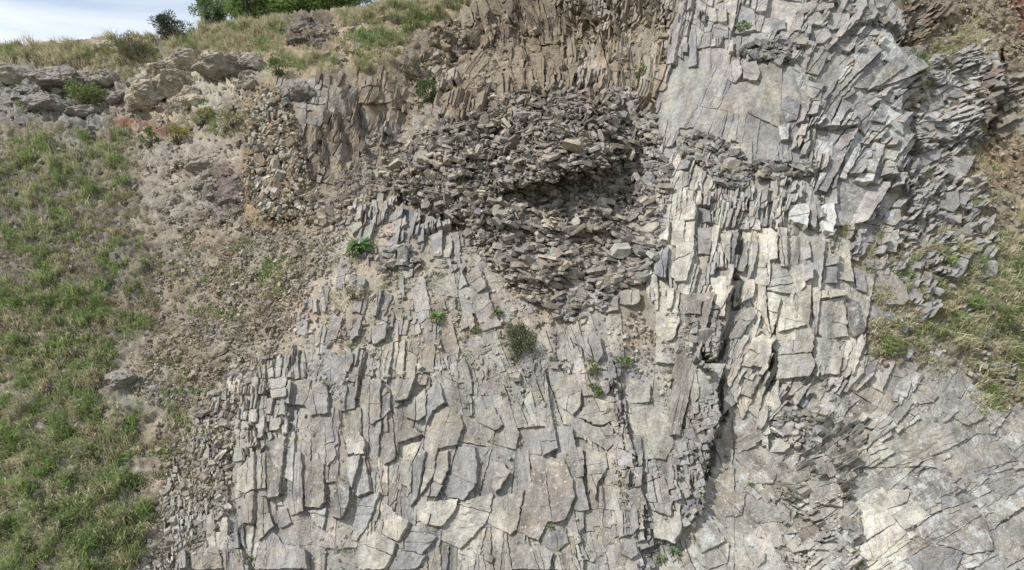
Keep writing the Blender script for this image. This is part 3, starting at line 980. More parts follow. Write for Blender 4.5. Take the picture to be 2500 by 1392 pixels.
region('alcove', [(1420, 110), (1640, 60), (1600, 250), (1480, 250), (1400, 210)], 13, 3.0, 0.14, "fftto", 0.0, 0.97, tilt=(0.6, -0.3))
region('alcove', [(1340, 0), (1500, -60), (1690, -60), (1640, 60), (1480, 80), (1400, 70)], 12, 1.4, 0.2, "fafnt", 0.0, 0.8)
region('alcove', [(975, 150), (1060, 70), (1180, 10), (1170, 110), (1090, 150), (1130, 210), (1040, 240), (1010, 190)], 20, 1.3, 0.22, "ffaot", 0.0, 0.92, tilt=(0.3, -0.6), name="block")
region('buttress', [(730, 195), (860, 185), (1000, 185), (1090, 290), (1010, 350), (940, 410), (880, 460), (800, 540), (730, 520)], 23, 2.4, 0.13, "fanfag", 0.0, 1.0, tilt=(-0.5, -0.7), sig=0.45)
region('buttress', [(820, 190), (1010, 185), (1040, 270), (900, 270)], 30, 1.8, 0.07, "ffaf", 0.0, 1.0, tilt=(0.4, 0.2))
region('buttress', [(640, 205), (800, 195), (800, 260), (740, 330), (700, 260)], 34, 1.4, 0.08, "gndn", 0.0, 0.95)
region('tiles', [(640, 870), (575, 960), (560, 1100), (555, 1260), (450, 1330), (350, 1480), (330, 1400), (380, 1240), (420, 1120), (500, 1000), (580, 900)], 9, 1.9, 0.06, "ttcpgt", 0.05, 0.5, sig=0.5, tilt=(0.2, -0.6))

SL = []     # surveyed single slabs: formation, outline, colour, lichen, height


def S(form, org, pts, colr, lich=0.0, h=None):
    SL.append((form, z3(org[0], org[1], pts), colr, lich, h))


O = (1666, 464)
for pts, c, li in [
    ([(0, 250), (90, 250), (80, 430), (60, 560), (20, 690), (-60, 690), (-50, 400)], 'c', 0), ([(30, 100), (105, 95), (100, 250), (25, 240)], 'p', .4),
    ([(125, 140), (200, 170), (205, 255), (125, 250)], 'b', 0), ([(110, 285), (215, 290), (210, 400), (190, 490), (105, 480)], 'l', 0),
    ([(85, 500), (190, 495), (165, 700), (120, 780), (20, 700)], 't', 0), ([(215, 280), (285, 285), (260, 420), (200, 580), (205, 400)], 'c', 0),
    ([(310, 320), (365, 315), (350, 580), (320, 480)], 'p', 0), ([(370, 300), (465, 290), (460, 560), (430, 620), (350, 590)], 'g', 0),
    ([(470, 290), (540, 290), (530, 480), (475, 670)], 'c', 0), ([(540, 300), (640, 300), (690, 340), (695, 525), (645, 530), (605, 580), (630, 710), (600, 715), (485, 690), (535, 480)], 'c', 0),
    ([(700, 280), (765, 290), (765, 570), (725, 575), (690, 420)], 'g', .5), ([(768, 572), (875, 550), (880, 720), (825, 775)], 'c', 0),
    ([(625, 590), (690, 540), (765, 590), (825, 760), (800, 775), (615, 740)], 'p', 0), ([(205, 640), (330, 650), (325, 820), (275, 890), (195, 780)], 'c', 0),
    ([(20, 850), (190, 780), (275, 880), (130, 915), (15, 910)], 'l', 0), ([(360, 670), (505, 680), (500, 800), (365, 870), (380, 750)], 'p', 0),
    ([(520, 690), (600, 720), (610, 900), (640, 1070), (560, 900), (500, 830)], 'c', 0), ([(310, 890), (510, 900), (515, 930), (410, 1090), (290, 1110)], 'g', 0),
    ([(520, 1080), (575, 1060), (640, 1120), (600, 1310), (420, 1290)], 'c', 0), ([(650, 1070), (920, 1020), (945, 1070), (930, 1200), (690, 1210), (640, 1130)], 'p', 0),
    ([(690, 1212), (930, 1202), (960, 1300), (920, 1370), (670, 1391), (690, 1290)], 'p', .1), ([(610, 750), (720, 780), (690, 960), (650, 1030)], 'c', 0),
    ([(730, 860), (800, 860), (890, 1000), (700, 1050), (690, 990)], 'c', 0), ([(955, 740), (1160, 750), (1170, 785), (960, 815)], 'p', 0),
    ([(960, 830), (1165, 790), (1200, 1080), (1110, 1090), (1020, 1100), (945, 1010)], 'p', 0), ([(950, 1080), (1110, 1100), (1160, 1250), (1140, 1360), (1000, 1360), (950, 1250)], 'p', .1),
    ([(1190, 800), (1280, 820), (1310, 1050), (1230, 1090), (1195, 1000)], 'd', .5), ([(880, 560), (935, 550), (935, 670), (885, 680)], 'l', 0),
    ([(1050, 570), (1110, 570), (1105, 690), (1045, 690)], 'b', 0), ([(1045, 510), (1110, 500), (1110, 560), (1040, 566)], 'g', 0),
    ([(1010, 120), (1085, 115), (1100, 230), (1070, 345), (1020, 310), (1000, 200)], 'c', 1.0), ([(770, 120), (890, 125), (905, 180), (880, 300), (770, 230)], 'p', .8),
    ([(930, 110), (970, 110), (980, 200), (960, 300), (925, 250)], 'g', .2), ([(1250, 560), (1310, 620), (1320, 770), (1260, 740)], 'l', .1)]:
    S('pale', O, pts, c, li)
for pts, c, li in [([(1420, 610), (1520, 610), (1600, 720), (1615, 820), (1580, 860), (1450, 850), (1400, 720)], 't', .2), ([(1640, 720), (1710, 710), (1725, 830), (1635, 830)], 'l', 0),
                   ([(1690, 850), (1780, 840), (1775, 910), (1680, 890)], 'g', 0), ([(1480, 160), (1560, 150), (1570, 230), (1530, 280), (1460, 240)], 'g', .5),
                   ([(1480, 310), (1560, 300), (1540, 470), (1460, 440)], 'g', .5), ([(1850, 40), (1990, 20), (2000, 130), (1960, 180), (1780, 100)], 'g', .1),
                   ([(2000, 10), (2100, 30), (2040, 130), (2010, 120)], 'l', .1), ([(1930, 190), (2020, 190), (2010, 260), (1930, 240)], 'l', 0),
                   ([(2080, 490), (2190, 470), (2200, 510), (2120, 570)], 'g', 0), ([(2125, 600), (2200, 520), (2270, 560), (2250, 640), (2170, 670)], 'l', 0),
                   ([(1450, 880), (1520, 920), (1530, 980), (1490, 1000)], 'b', 0), ([(1340, 850), (1390, 850), (1440, 1040), (1370, 1060)], 'g', .3)]:
    S('apron', O, pts, c, li)
O = (833, 928)
for pts, c, li in [
    ([(0, 30), (110, 60), (105, 220), (0, 240)], 'b', 0), ([(135, 140), (165, 0), (310, 0), (300, 90), (295, 290), (220, 330), (160, 240)], 't', .1),
    ([(310, 95), (360, 100), (370, 230), (300, 290)], 'b', 0), ([(365, 0), (545, 0), (490, 155), (400, 165), (370, 100)], 'g', 0), ([(492, 160), (620, 70), (625, 270), (560, 310), (480, 280)], 'g', .1),
    ([(632, 60), (735, 20), (785, 175), (690, 240), (640, 330), (632, 200)], 'b', .05), ([(690, 250), (790, 190), (880, 260), (905, 350), (860, 480), (720, 510), (690, 400), (680, 290)], 't', 0),
    ([(245, 330), (300, 310), (290, 570), (250, 500)], 'b', 0), ([(302, 300), (430, 280), (600, 410), (420, 470), (410, 590), (330, 630), (287, 590)], 'n', .15),
    ([(25, 400), (110, 330), (190, 460), (185, 550), (30, 550)], 'c', 0), ([(40, 560), (185, 555), (240, 820), (130, 860), (70, 780), (35, 640)], 'g', .55),
    ([(430, 480), (600, 450), (520, 620), (510, 830), (440, 760), (415, 600)], 'c', 0), ([(520, 620), (600, 500), (640, 540), (600, 740), (580, 860), (515, 930)], 'b', .15),
    ([(642, 535), (700, 530), (690, 700), (590, 850), (602, 740)], 't', .1), ([(702, 525), (790, 520), (795, 660), (740, 770), (680, 740)], 't', .1), ([(680, 745), (740, 775), (695, 865), (590, 850)], 'l', .1),
    ([(860, 490), (990, 500), (1010, 600), (1005, 760), (910, 885), (870, 870), (790, 860), (740, 790), (830, 620)], 'b', 0), ([(1130, 600), (1190, 610), (1240, 690), (1170, 800), (1130, 840), (1110, 790)], 'l', 0),
    ([(1400, 640), (1500, 580), (1640, 590), (1700, 740), (1720, 860), (1640, 1040), (1520, 1050), (1450, 1190), (1290, 1110), (1350, 860)], 'n', .35),
    ([(1110, 870), (1340, 810), (1290, 1110), (1240, 1140), (1075, 1060)], 't', .2), ([(620, 890), (860, 880), (840, 970), (730, 1090), (620, 1060), (560, 1010)], 'c', 0),
    ([(860, 900), (1110, 830), (1090, 1000), (1050, 1070), (880, 1240), (740, 1170), (740, 1080)], 'c', 0), ([(520, 1065), (640, 1100), (715, 1160), (600, 1280), (440, 1240)], 'b', .1),
    ([(420, 1242), (600, 1282), (640, 1290), (560, 1390), (350, 1390)], 'b', 0), ([(270, 920), (310, 880), (430, 1000), (520, 1050), (430, 1190), (300, 1130), (320, 1000)], 'c', .05),
    ([(110, 870), (300, 830), (268, 920), (200, 1080), (120, 1180), (80, 1170), (100, 1000)], 'b', .2), ([(-40, 700), (70, 780), (60, 900), (10, 1020), (-60, 1000)], 'd', .5),
    ([(1340, 380), (1440, 390), (1475, 450), (1475, 560), (1350, 540)], 'b', .15), ([(1442, 390), (1570, 380), (1585, 520), (1480, 570)], 'b', .2), ([(1640, 530), (1700, 490), (1770, 510), (1785, 715), (1720, 720)], 'g', 0),
    ([(1560, 60), (1700, 20), (1765, 70), (1760, 200), (1700, 270), (1590, 180)], 't', 0), ([(1745, 250), (1850, 130), (1990, 170), (2015, 290), (1890, 340), (1750, 280)], 't', .1),
    ([(1750, 300), (1890, 350), (2000, 330), (1990, 480), (1940, 520), (1830, 450)], 't', .2), ([(1790, 510), (1940, 540), (1960, 650), (1880, 760), (1870, 880), (1810, 760)], 't', .3),
    ([(2110, 200), (2280, 190), (2430, 300), (2440, 480), (2380, 590), (2220, 580), (2130, 420)], 'p', .1), ([(2070, 70), (2130, 0), (2270, 40), (2260, 170), (2100, 180)], 'p', 0),
    ([(975, 260), (1120, 190), (1200, 330), (1150, 380), (1000, 310)], 'g', 0), ([(1500, 1130), (1640, 1080), (1660, 1190), (1580, 1260), (1480, 1220)], 'b', .1), ([(1590, 1262), (1670, 1200), (1700, 1390), (1560, 1390)], 't', .2),
    ([(2040, 1160), (2150, 1170), (2170, 1280), (2120, 1320), (2050, 1280)], 'b', .1), ([(2290, 1010), (2480, 900), (2499, 1100), (2440, 1200), (2280, 1150)], 'c', 0),
    ([(1260, 1210), (1490, 1215), (1555, 1270), (1530, 1391), (1250, 1391)], 'g', .25), ([(130, 1180), (260, 1110), (420, 1200), (380, 1320), (340, 1391), (130, 1391)], 'p', .2)]:
    S('slabs', O, pts, c, li)
O = (0, 928)
for pts, c, li in [
    ([(1740, 660), (1880, 550), (1880, 800), (1800, 830), (1735, 800)], 'c', .05), ([(1800, 837), (1880, 815), (1885, 1060), (1800, 1050)], 't', .1), ([(1887, 540), (1945, 540), (1945, 800), (1887, 806)], 't', 0),
    ([(1890, 810), (1950, 830), (1970, 970), (2010, 1080), (1905, 1180), (1890, 1060)], 't', .15), ([(1950, 440), (2100, 420), (2080, 600), (2045, 860), (1960, 870), (1955, 600)], 'n', .45),
    ([(2115, 530), (2215, 530), (2230, 960), (2140, 1000), (2105, 860)], 'l', .2), ([(2225, 620), (2380, 570), (2400, 900), (2360, 940), (2240, 930)], 'n', .3), ([(2110, 0), (2290, 0), (2280, 100), (2240, 190), (2150, 190)], 'g', 0),
    ([(2292, 0), (2410, 60), (2420, 250), (2290, 270), (2242, 180)], 'l', .2), ([(2340, 300), (2440, 310), (2470, 560), (2400, 640), (2350, 560)], 'l', .1), ([(2000, 960), (2110, 940), (2150, 1050), (2080, 1090), (2010, 1040)], 'b', .1),
    ([(2260, 960), (2400, 950), (2380, 1100), (2300, 1050)], 'g', .6), ([(1400, 1240), (1600, 1210), (1660, 1391), (1400, 1391)], 'n', .3), ([(1290, 1280), (1370, 1250), (1380, 1391), (1280, 1391)], 'l', .3),
    ([(1690, 1040), (1740, 1050), (1768, 1240), (1700, 1240)], 'b', .1), ([(1742, 1010), (1790, 1000), (1810, 1240), (1772, 1200)], 'b', .1), ([(1960, 0), (2108, 0), (2100, 140), (1990, 150)], 'c', 0),
    ([(1900, 1190), (2000, 1100), (2080, 1200), (2250, 1250), (2270, 1391), (1860, 1391)], 'l', .2), ([(1900, 280), (1950, 270), (1945, 430), (1890, 440)], 'p', 0), ([(1980, 290), (2070, 280), (2060, 370), (1975, 380)], 'p', 0)]:
    S('slabs', O, pts, c, li)
O = (1666, 928)
for pts, c, li in [
    ([(190, 700), (400, 830), (460, 830), (440, 960), (430, 1000), (250, 1010), (190, 900)], 'n', .5), ([(420, 560), (600, 600), (690, 690), (660, 770), (430, 760)], 'n', .5), ([(340, 1240), (440, 1210), (600, 1260), (600, 1320), (520, 1391), (350, 1340)], 'p', 0),
    ([(1620, 1320), (1820, 1205), (2040, 1260), (1980, 1420), (1620, 1420)], 'b', .1), ([(1610, 1190), (1860, 1060), (2100, 930), (2200, 1000), (2260, 1250), (2090, 1280), (1900, 1210), (1810, 1200), (1640, 1310)], 'n', .6),
    ([(1670, 700), (1860, 620), (1960, 680), (2010, 800), (1840, 890), (1720, 940), (1690, 880)], 'd', .6), ([(1900, 590), (2100, 440), (2380, 490), (2400, 600), (2130, 675), (2170, 755), (2000, 760)], 't', .15),
    ([(2130, 680), (2200, 620), (2290, 680), (2170, 720)], 'b', 0), ([(2180, 760), (2330, 690), (2520, 740), (2360, 880)], 'g', 0), ([(2360, 890), (2520, 840), (2520, 940), (2390, 930)], 'p', 0), ([(1650, 90), (1780, 45), (1860, 110), (1830, 170), (1720, 180)], 't', 0),
    ([(1890, 230), (1920, 130), (2100, 150), (2190, 280), (2080, 340)], 'g', .1), ([(1480, 400), (1570, 360), (1880, 260), (2060, 370), (2080, 430), (1870, 540), (1700, 600), (1500, 640)], 't', .4),
    ([(940, 590), (1060, 555), (1110, 640), (1130, 690), (1070, 720), (1000, 650)], 'n', 0), ([(860, 770), (970, 710), (1050, 780), (1000, 830), (880, 820)], 't', 0), ([(820, 130), (910, 90), (935, 120), (890, 210), (830, 170)], 'b', 0),
    ([(925, 30), (1010, 20), (1050, 80), (950, 240), (910, 250), (893, 212), (940, 130)], 't', 0), ([(1290, 880), (1400, 870), (1490, 800), (1660, 810), (1640, 900), (1500, 950), (1390, 1000), (1290, 950)], 'c', 0),
    ([(790, 1010), (990, 1040), (1000, 1130), (900, 1190), (830, 1130)], 'n', 0), ([(1130, 930), (1270, 900), (1310, 1120), (1140, 1080)], 'g', .1), ([(1090, 1100), (1215, 1100), (1210, 1391), (1080, 1391)], 'g', .7),
    ([(450, 860), (620, 900), (780, 960), (790, 1040), (540, 1050), (460, 970)], 'g', .3), ([(390, 350), (520, 390), (530, 480), (400, 540)], 'p', 0), ([(90, 1180), (180, 1090), (340, 1200), (330, 1340), (180, 1391), (90, 1300)], 'p', .2)]:
    S('bedrock', O, pts, c, li)
O = (833, 464)
for pts, c, li, fm in [
    ([(2310, 230), (2415, 235), (2410, 410), (2305, 380)], 'c', 0, 'pale'), ([(2420, 240), (2499, 240), (2499, 440), (2415, 410)], 'p', 0, 'pale'), ([(2290, 490), (2405, 430), (2380, 680), (2300, 640)], 'b', 0, 'pale'), ([(2390, 640), (2430, 540), (2490, 570), (2440, 660)], 'p', 0, 'pale'),
    ([(1920, 800), (2030, 785), (2040, 900), (1930, 905)], 't', 0, 'slabs'), ([(2030, 740), (2180, 750), (2180, 850), (2090, 870), (2042, 850)], 't', 0, 'slabs'), ([(1770, 1090), (1890, 1080), (1910, 1220), (1870, 1280), (1750, 1150)], 'l', 0, 'slabs'),
    ([(1960, 1290), (2010, 1240), (2055, 1290), (2040, 1390), (1930, 1390)], 'b', 0, 'slabs'), ([(2380, 930), (2440, 910), (2480, 950), (2440, 1100), (2370, 1120)], 'p', .1, 'slabs'), ([(700, 170), (760, 140), (820, 170), (840, 240), (770, 270), (700, 230)], 't', 0, 'terrace'),
    ([(910, 590), (1000, 580), (1050, 680), (1070, 740), (1000, 770), (930, 680)], 't', 0, 'terrace'), ([(0, 1190), (80, 1200), (95, 1260), (60, 1340), (-40, 1340)], 'g', 0, 'slabs'), ([(60, 1040), (130, 930), (165, 930), (150, 1080), (80, 1110)], 'b', 0, 'slabs'),
    ([(210, 1010), (350, 990), (330, 1110), (240, 1150)], 'b', 0, 'slabs'), ([(570, 200), (690, 195), (690, 290), (620, 290)], 't', 0, 'terrace'), ([(410, 220), (470, 215), (485, 290), (420, 300)], 'l', 0, 'terrace')]:
    S(fm, O, pts, c, li)
O = (1666, 0)
for pts, c, li, fm in [
    ([(320, 480), (420, 450), (440, 560), (390, 620), (330, 590)], 'l', 0, 'dome'), ([(430, 470), (540, 470), (570, 560), (540, 620), (450, 590)], 'g', .2, 'dome'), ([(860, 420), (1040, 400), (1020, 500), (980, 560), (900, 540), (850, 470)], 'g', 0, 'dome'),
    ([(900, 600), (960, 620), (1020, 640), (950, 750), (910, 720)], 'g', .2, 'dome'), ([(930, 240), (1060, 215), (1080, 290), (1020, 330), (930, 310)], 'l', 0, 'dome'), ([(1040, 160), (1120, 110), (1200, 120), (1190, 220), (1080, 240)], 'g', .15, 'dome'),
    ([(220, 190), (330, 160), (340, 290), (230, 300)], 'l', 0, 'dome'), ([(640, 180), (740, 170), (750, 240), (640, 250)], 'b', .1, 'dome'), ([(1190, 700), (1290, 680), (1370, 770), (1380, 900), (1310, 1000), (1240, 910), (1190, 850)], 'l', .2, 'dome'),
    ([(1430, 740), (1540, 750), (1590, 870), (1570, 1070), (1440, 1040), (1480, 920)], 'g', .85, 'dome'), ([(1190, 1090), (1250, 960), (1310, 1000), (1270, 1160), (1190, 1290), (1170, 1250)], 'g', .8, 'dome'), ([(930, 1020), (1100, 1060), (1080, 1170), (1000, 1180), (920, 1100)], 'g', .8, 'dome'),
    ([(720, 760), (860, 760), (830, 890), (750, 910)], 'b', 0, 'dome'), ([(870, 750), (925, 745), (910, 960), (860, 930)], 'g', 0, 'dome'), ([(700, 930), (770, 920), (760, 1050), (710, 1050)], 'g', .6, 'dome'), ([(1440, 260), (1500, 240), (1560, 330), (1600, 420), (1520, 470), (1440, 430)], 'g', .9, 'dome'),
    ([(820, 50), (950, 30), (1090, 40), (1090, 90), (960, 110), (830, 110)], 't', 0, 'dome'), ([(1680, 900), (1800, 890), (1830, 990), (1720, 1010)], 'g', .5, 'flank'), ([(1820, 890), (1930, 920), (1940, 1050), (1830, 1030)], 'g', .5, 'flank'), ([(1780, 670), (1860, 660), (1890, 790), (1800, 830)], 'g', .5, 'flank'),
    ([(1900, 1150), (2120, 1160), (2050, 1310), (1950, 1330), (1900, 1260)], 'g', .2, 'flank'), ([(1670, 1150), (1890, 1100), (1840, 1190), (1700, 1250)], 'l', .1, 'flank')]:
    S(fm, O, pts, c, li)

rnd = random.Random(21)
PIECES = {k: [] for k in FORM}          # formation -> (size, verts, faces, centre, tint, name)
for form, poly, ck, li, h in SL:
    sc_ = rnd.uniform(0.92, 1.08)
    colr = tuple(x * sc_ for x in KEYS[ck])
    k_ = 0.4 if form == 'bedrock' else 1.0
    am = rnd.uniform(0.10, 0.34) * k_
    wd_ = (0.9, rnd.uniform(-0.1, 0.6))
    pl0 = wedge(poly, wd_, am)
    if form in ('slabs', 'bedrock'):
        colr = tuple(0.66 * x + 0.34 * y for x, y in zip(colr, (0.31, 0.295, 0.265)))
    area = (max(p[0] for p in poly) - min(p[0] for p in poly)) * (max(p[1] for p in poly) - min(p[1] for p in poly))
    parts = [poly]
    for _ in range(0 if area < 1500 else (1 if area < 4000 else rnd.choice((1, 2, 2, 3)))):
        parts.sort(key=lambda q: -(max(p[0] for p in q) - min(p[0] for p in q)) * (max(p[1] for p in q) - min(p[1] for p in q)))
        q = parts[0]
        cx, cy = sum(p[0] for p in q) / len(q) + rnd.uniform(-8, 8), sum(p[1] for p in q) / len(q) + rnd.uniform(-8, 8)
        dx, dy = joint_dir(cx, cy)
        an = math.radians(rnd.gauss(0, 9) + (90 if rnd.random() < 0.4 else 0))
        A, B = cut(q, (cx, cy), (dx * math.cos(an) - dy * math.sin(an), dx * math.sin(an) + dy * math.cos(an)))
        if len(A) > 2 and len(B) > 2:
            parts = [A, B] + parts[1:]
    for q in parts:
        sc2 = rnd.uniform(0.95, 1.05)
        pl = (pl0[0] + (0.09 if form == 'pale' else 0.05) * k_ + rnd.uniform(-0.02, 0.03) * k_, pl0[1], pl0[2])
        V, F, c = slab_geom(q, pl, gap=0.3, chamfer=1.4, step=7, amp=3.2, wob=0.018, rnd=rnd)
        PIECES[form].append((1e6, V, F, c, (*(x * sc2 for x in colr), li), "slab"))
S_POLY = [s[1] for s in SL]
S_BB = np.array([(min(p[0] for p in q), min(p[1] for p in q), max(p[0] for p in q), max(p[1] for p in q)) for q in S_POLY])


def warp(P):
    P = np.asarray(P, float)
    du = 11 * perlin(P[:, 0] / 120, P[:, 1] / 120, 201) + 5 * perlin(P[:, 0] / 42, P[:, 1] / 42, 203)
    dv = 11 * perlin(P[:, 0] / 120, P[:, 1] / 120, 207) + 5 * perlin(P[:, 0] / 42, P[:, 1] / 42, 209)
    return P + np.stack([du, dv], 1)


def in_fissure(u, v):
    for pl, amp, fall in SCARPS:
        if amp >= 0.44 and amp < 0.8 and pl[0][1] < v < pl[-1][1]:
            s_ = u - np.interp(v, [p[1] for p in pl], [p[0] for p in pl])
            if 2 < s_ < 14:
                return True
    return False


for ri, r in enumerate(R):
    xs, ys = [p[0] for p in r['poly']], [p[1] for p in r['poly']]
    rr = random.Random(500 + ri)
    pcs = []
    blk = max(240.0, r['size'] * 9)
    bx = min(xs) - 20
    while bx < max(xs) + 20:
        by = min(ys) - 20 - rr.uniform(0, blk * 0.5)
        while by < max(ys) + 20:
            pcs += fracture((bx, by, bx + blk * 0.7, by + blk), r['size'], r['aspect'], rr, r['sig'], r['skew'], r['relief'], r['tilt'])
            by += blk
        bx += blk * 0.7
    for poly, pl in pcs:
        P = warp(poly)
        c = P.mean(0)
        if not pip1(c[0], c[1], r['poly']):
            continue
        if any(pip1(c[0], c[1], q['poly']) for q in R[ri + 1:]):
            continue
        hit = (S_BB[:, 0] < c[0]) & (S_BB[:, 2] > c[0]) & (S_BB[:, 1] < c[1]) & (S_BB[:, 3] > c[1])
        under = [k for k in np.nonzero(hit)[0] if pip1(c[0], c[1], S_POLY[k])]
        if any(all(pip1(q[0], q[1], S_POLY[k]) for q in P) for k in under):
            continue
        if rr.random() > r['keep']:
            continue
        if r['form'] in ('pale', 'slabs', 'bedrock') and in_fissure(c[0], c[1]):
            continue
        ext = np.ptp(P, axis=0)
        if ext.min() < 3.5:
            continue
        rel = r['relief']
        if under:
            pl = (0.0, 0.0, 0.0)
        pl = (pl[0] * 0.75 + r['hb'] * 0.3 + rel * rr.uniform(0, 0.12), pl[1] * 0.75, pl[2] * 0.75)
        top = max(pl[0] + q[0] * pl[1] + q[1] * pl[2] for q in P)
        if top > rel * 3.2:
            k_ = rel * 3.2 / top
            pl = (pl[0] * k_, pl[1] * k_, pl[2] * k_)
        small = ext.max() < 26
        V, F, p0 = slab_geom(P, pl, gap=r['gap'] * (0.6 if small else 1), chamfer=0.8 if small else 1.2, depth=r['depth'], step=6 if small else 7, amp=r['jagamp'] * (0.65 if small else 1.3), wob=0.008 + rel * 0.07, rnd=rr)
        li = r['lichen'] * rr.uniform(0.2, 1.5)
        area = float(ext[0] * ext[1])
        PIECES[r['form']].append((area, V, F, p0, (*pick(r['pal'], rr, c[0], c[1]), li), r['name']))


def emit(parent, pieces, stuff_name, limit=300):
    """the largest pieces as parts of their own, the rest as one part"""
    pieces = sorted(pieces, key=lambda q: -q[0])
    for a, V, F, c, t, nm in pieces[:limit]:
        me = make_mesh(nm, V - c, F, np.array(t), M_ROCK)
        link(nm, me, parent, c)
    rest = pieces[limit:]
    if rest:
        VV_, FF_, TT_, off = [], [], [], 0
        for a, V, F, c, t, nm in rest:
            VV_.append(V)
            FF_ += [tuple(i + off for i in f) for f in F]
            TT_.append(np.broadcast_to(np.array(t), (len(V), 4)))
            off += len(V)
        V = np.concatenate(VV_)
        c = np.array(parent.location)
        me = make_mesh(stuff_name, V - c, FF_, np.concatenate(TT_), M_ROCK)
        tag(link(stuff_name, me, parent, c), kind="stuff")


COUNTS = {}
for k, pcs in PIECES.items():
    COUNTS[k] = len(pcs)
    emit(FORM[k], pcs, "small_slabs")
print("PIECES", COUNTS)


# ------------------------------------------------------------------ loose angular stones (plates and chunks), made in batches
def plates(P, axis, longd, L, Wd, T, rng, n=6, taper=0.12):
    """irregular n-sided plates: P centres, axis thin direction, longd long direction"""
    K = len(P)
    ax = unit(axis)
    e1 = unit(longd - ax * (longd * ax).sum(-1, keepdims=True))
    e2 = np.cross(ax, e1)
    ang = (np.arange(n)[None] + rng.uniform(-0.32, 0.32, (K, n))) * 2 * np.pi / n
    # squarish outline
    rad = 1.0 / np.maximum(np.abs(np.cos(ang)), np.abs(np.sin(ang))) ** 0.75
    rad = rad * rng.uniform(0.72, 1.05, (K, n))
    x = np.cos(ang) * rad * L[:, None] * 0.5
    y = np.sin(ang) * rad * Wd[:, None] * 0.5
    tz = T[:, None] * 0.5 * rng.uniform(0.65, 1.15, (K, n))
    s = 1 - rng.uniform(0, taper, (K, n))
    top = P[:, None] + x[..., None] * e1[:, None] * s[..., None] + y[..., None] * e2[:, None] * s[..., None] + tz[..., None] * ax[:, None]
    bot = P[:, None] + x[..., None] * e1[:, None] + y[..., None] * e2[:, None] - tz[..., None] * ax[:, None]
    V = np.concatenate([top, bot], 1)
    F = [tuple(range(n)), tuple(range(2 * n - 1, n - 1, -1))]
    for i in range(n):
        j = (i + 1) % n
        F.append((i, n + i, n + j, j))
    return V, F


def emit_plates(parent, V, F, tint, size, nm, stuff_nm, limit=300, loc0=None):
    order = np.argsort(-size)
    for k in order[:limit]:
        c = V[k].mean(0)
        link(nm, make_mesh(nm, V[k] - c, F, tint[k], M_ROCK), parent, c)
    rest = order[limit:]
    if len(rest):
        Vr = V[rest]
        K, m = Vr.shape[:2]
        FF = [tuple(i + q * m for i in f) for q in range(K) for f in F]
        c = np.array(parent.location)
        me = make_mesh(stuff_nm, Vr.reshape(-1, 3) - c, FF, np.repeat(tint[rest], m, 0), M_ROCK)
        tag(link(stuff_nm, me, parent, c), kind="stuff")


def tints(keys, K, rng, lich=0.0, spread=0.16):
    base = np.array([KEYS[k] for k in keys])
    c = base[rng.integers(0, len(base), K)]
    c = c * rng.uniform(1 - spread, 1 + spread, (K, 1)) * rng.uniform(0.98, 1.02, (K, 3))
    return np.concatenate([c, np.full((K, 1), lich)], 1)


def scatter_in(poly, n, rng):
    a = np.array(poly, float)
    lo, hi = a.min(0), a.max(0)
    out = np.zeros((0, 2))
    while len(out) < n:
        q = rng.uniform(lo, hi, (n * 2, 2))
        out = np.concatenate([out, q[pip(q[:, 0], q[:, 1], poly)]])
    return out[:n]


# ------------------------------------------------------------------ the rubble mound
mound = thing("rubble_mound", base_at(1380, 770), "dark grey mound of stacked broken rock plates in the middle of the cliff", "rubble mound")
rng = np.random.default_rng(88)
uv = np.concatenate([scatter_in(MOUND, 9800, rng), scatter_in([(1240, 480), (1600, 430), (1600, 560), (1540, 690), (1400, 760), (1240, 680)], 2300, rng)])
P = surf(uv[:, 0], uv[:, 1])
N = normal(uv[:, 0], uv[:, 1], 16)
K = len(uv)
px = P[:, 1] / FL
lower = np.clip((uv[:, 1] - 470) / 100, 0, 1) * np.clip((uv[:, 0] - 1200) / 80, 0, 1)
jit = rng.normal(0, 1, (K, 3)) * (0.66 - 0.38 * lower)[:, None]
axis = unit(np.array((0.14, -0.22, 0.95)) + jit)
# bedded lower right part dips gently, the rest is chaos
longd = unit(np.stack([np.ones(K), rng.normal(0, 0.7, K), 0.25 + rng.normal(0, 0.5, K) * (1 - 0.6 * lower)], -1))
Lp = np.exp(rng.normal(math.log(12.5), 0.58, K)) * (1 + 0.25 * lower)
Lp = np.clip(Lp, 6, 62)
L = Lp * px
V, F = plates(P + N * (rng.uniform(-0.2, 0.16, K) + 0.30 * rng.random(K) ** 4)[:, None], axis, longd, L, L * rng.uniform(0.45, 0.95, K), np.clip(L * rng.uniform(0.11, 0.32, K), 0.04, 0.24), rng)
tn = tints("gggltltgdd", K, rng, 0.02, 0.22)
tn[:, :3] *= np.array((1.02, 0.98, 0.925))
emit_plates(mound, V, F, tn, L * rng.uniform(0.8, 1.2, K), "stone", "small_stones")

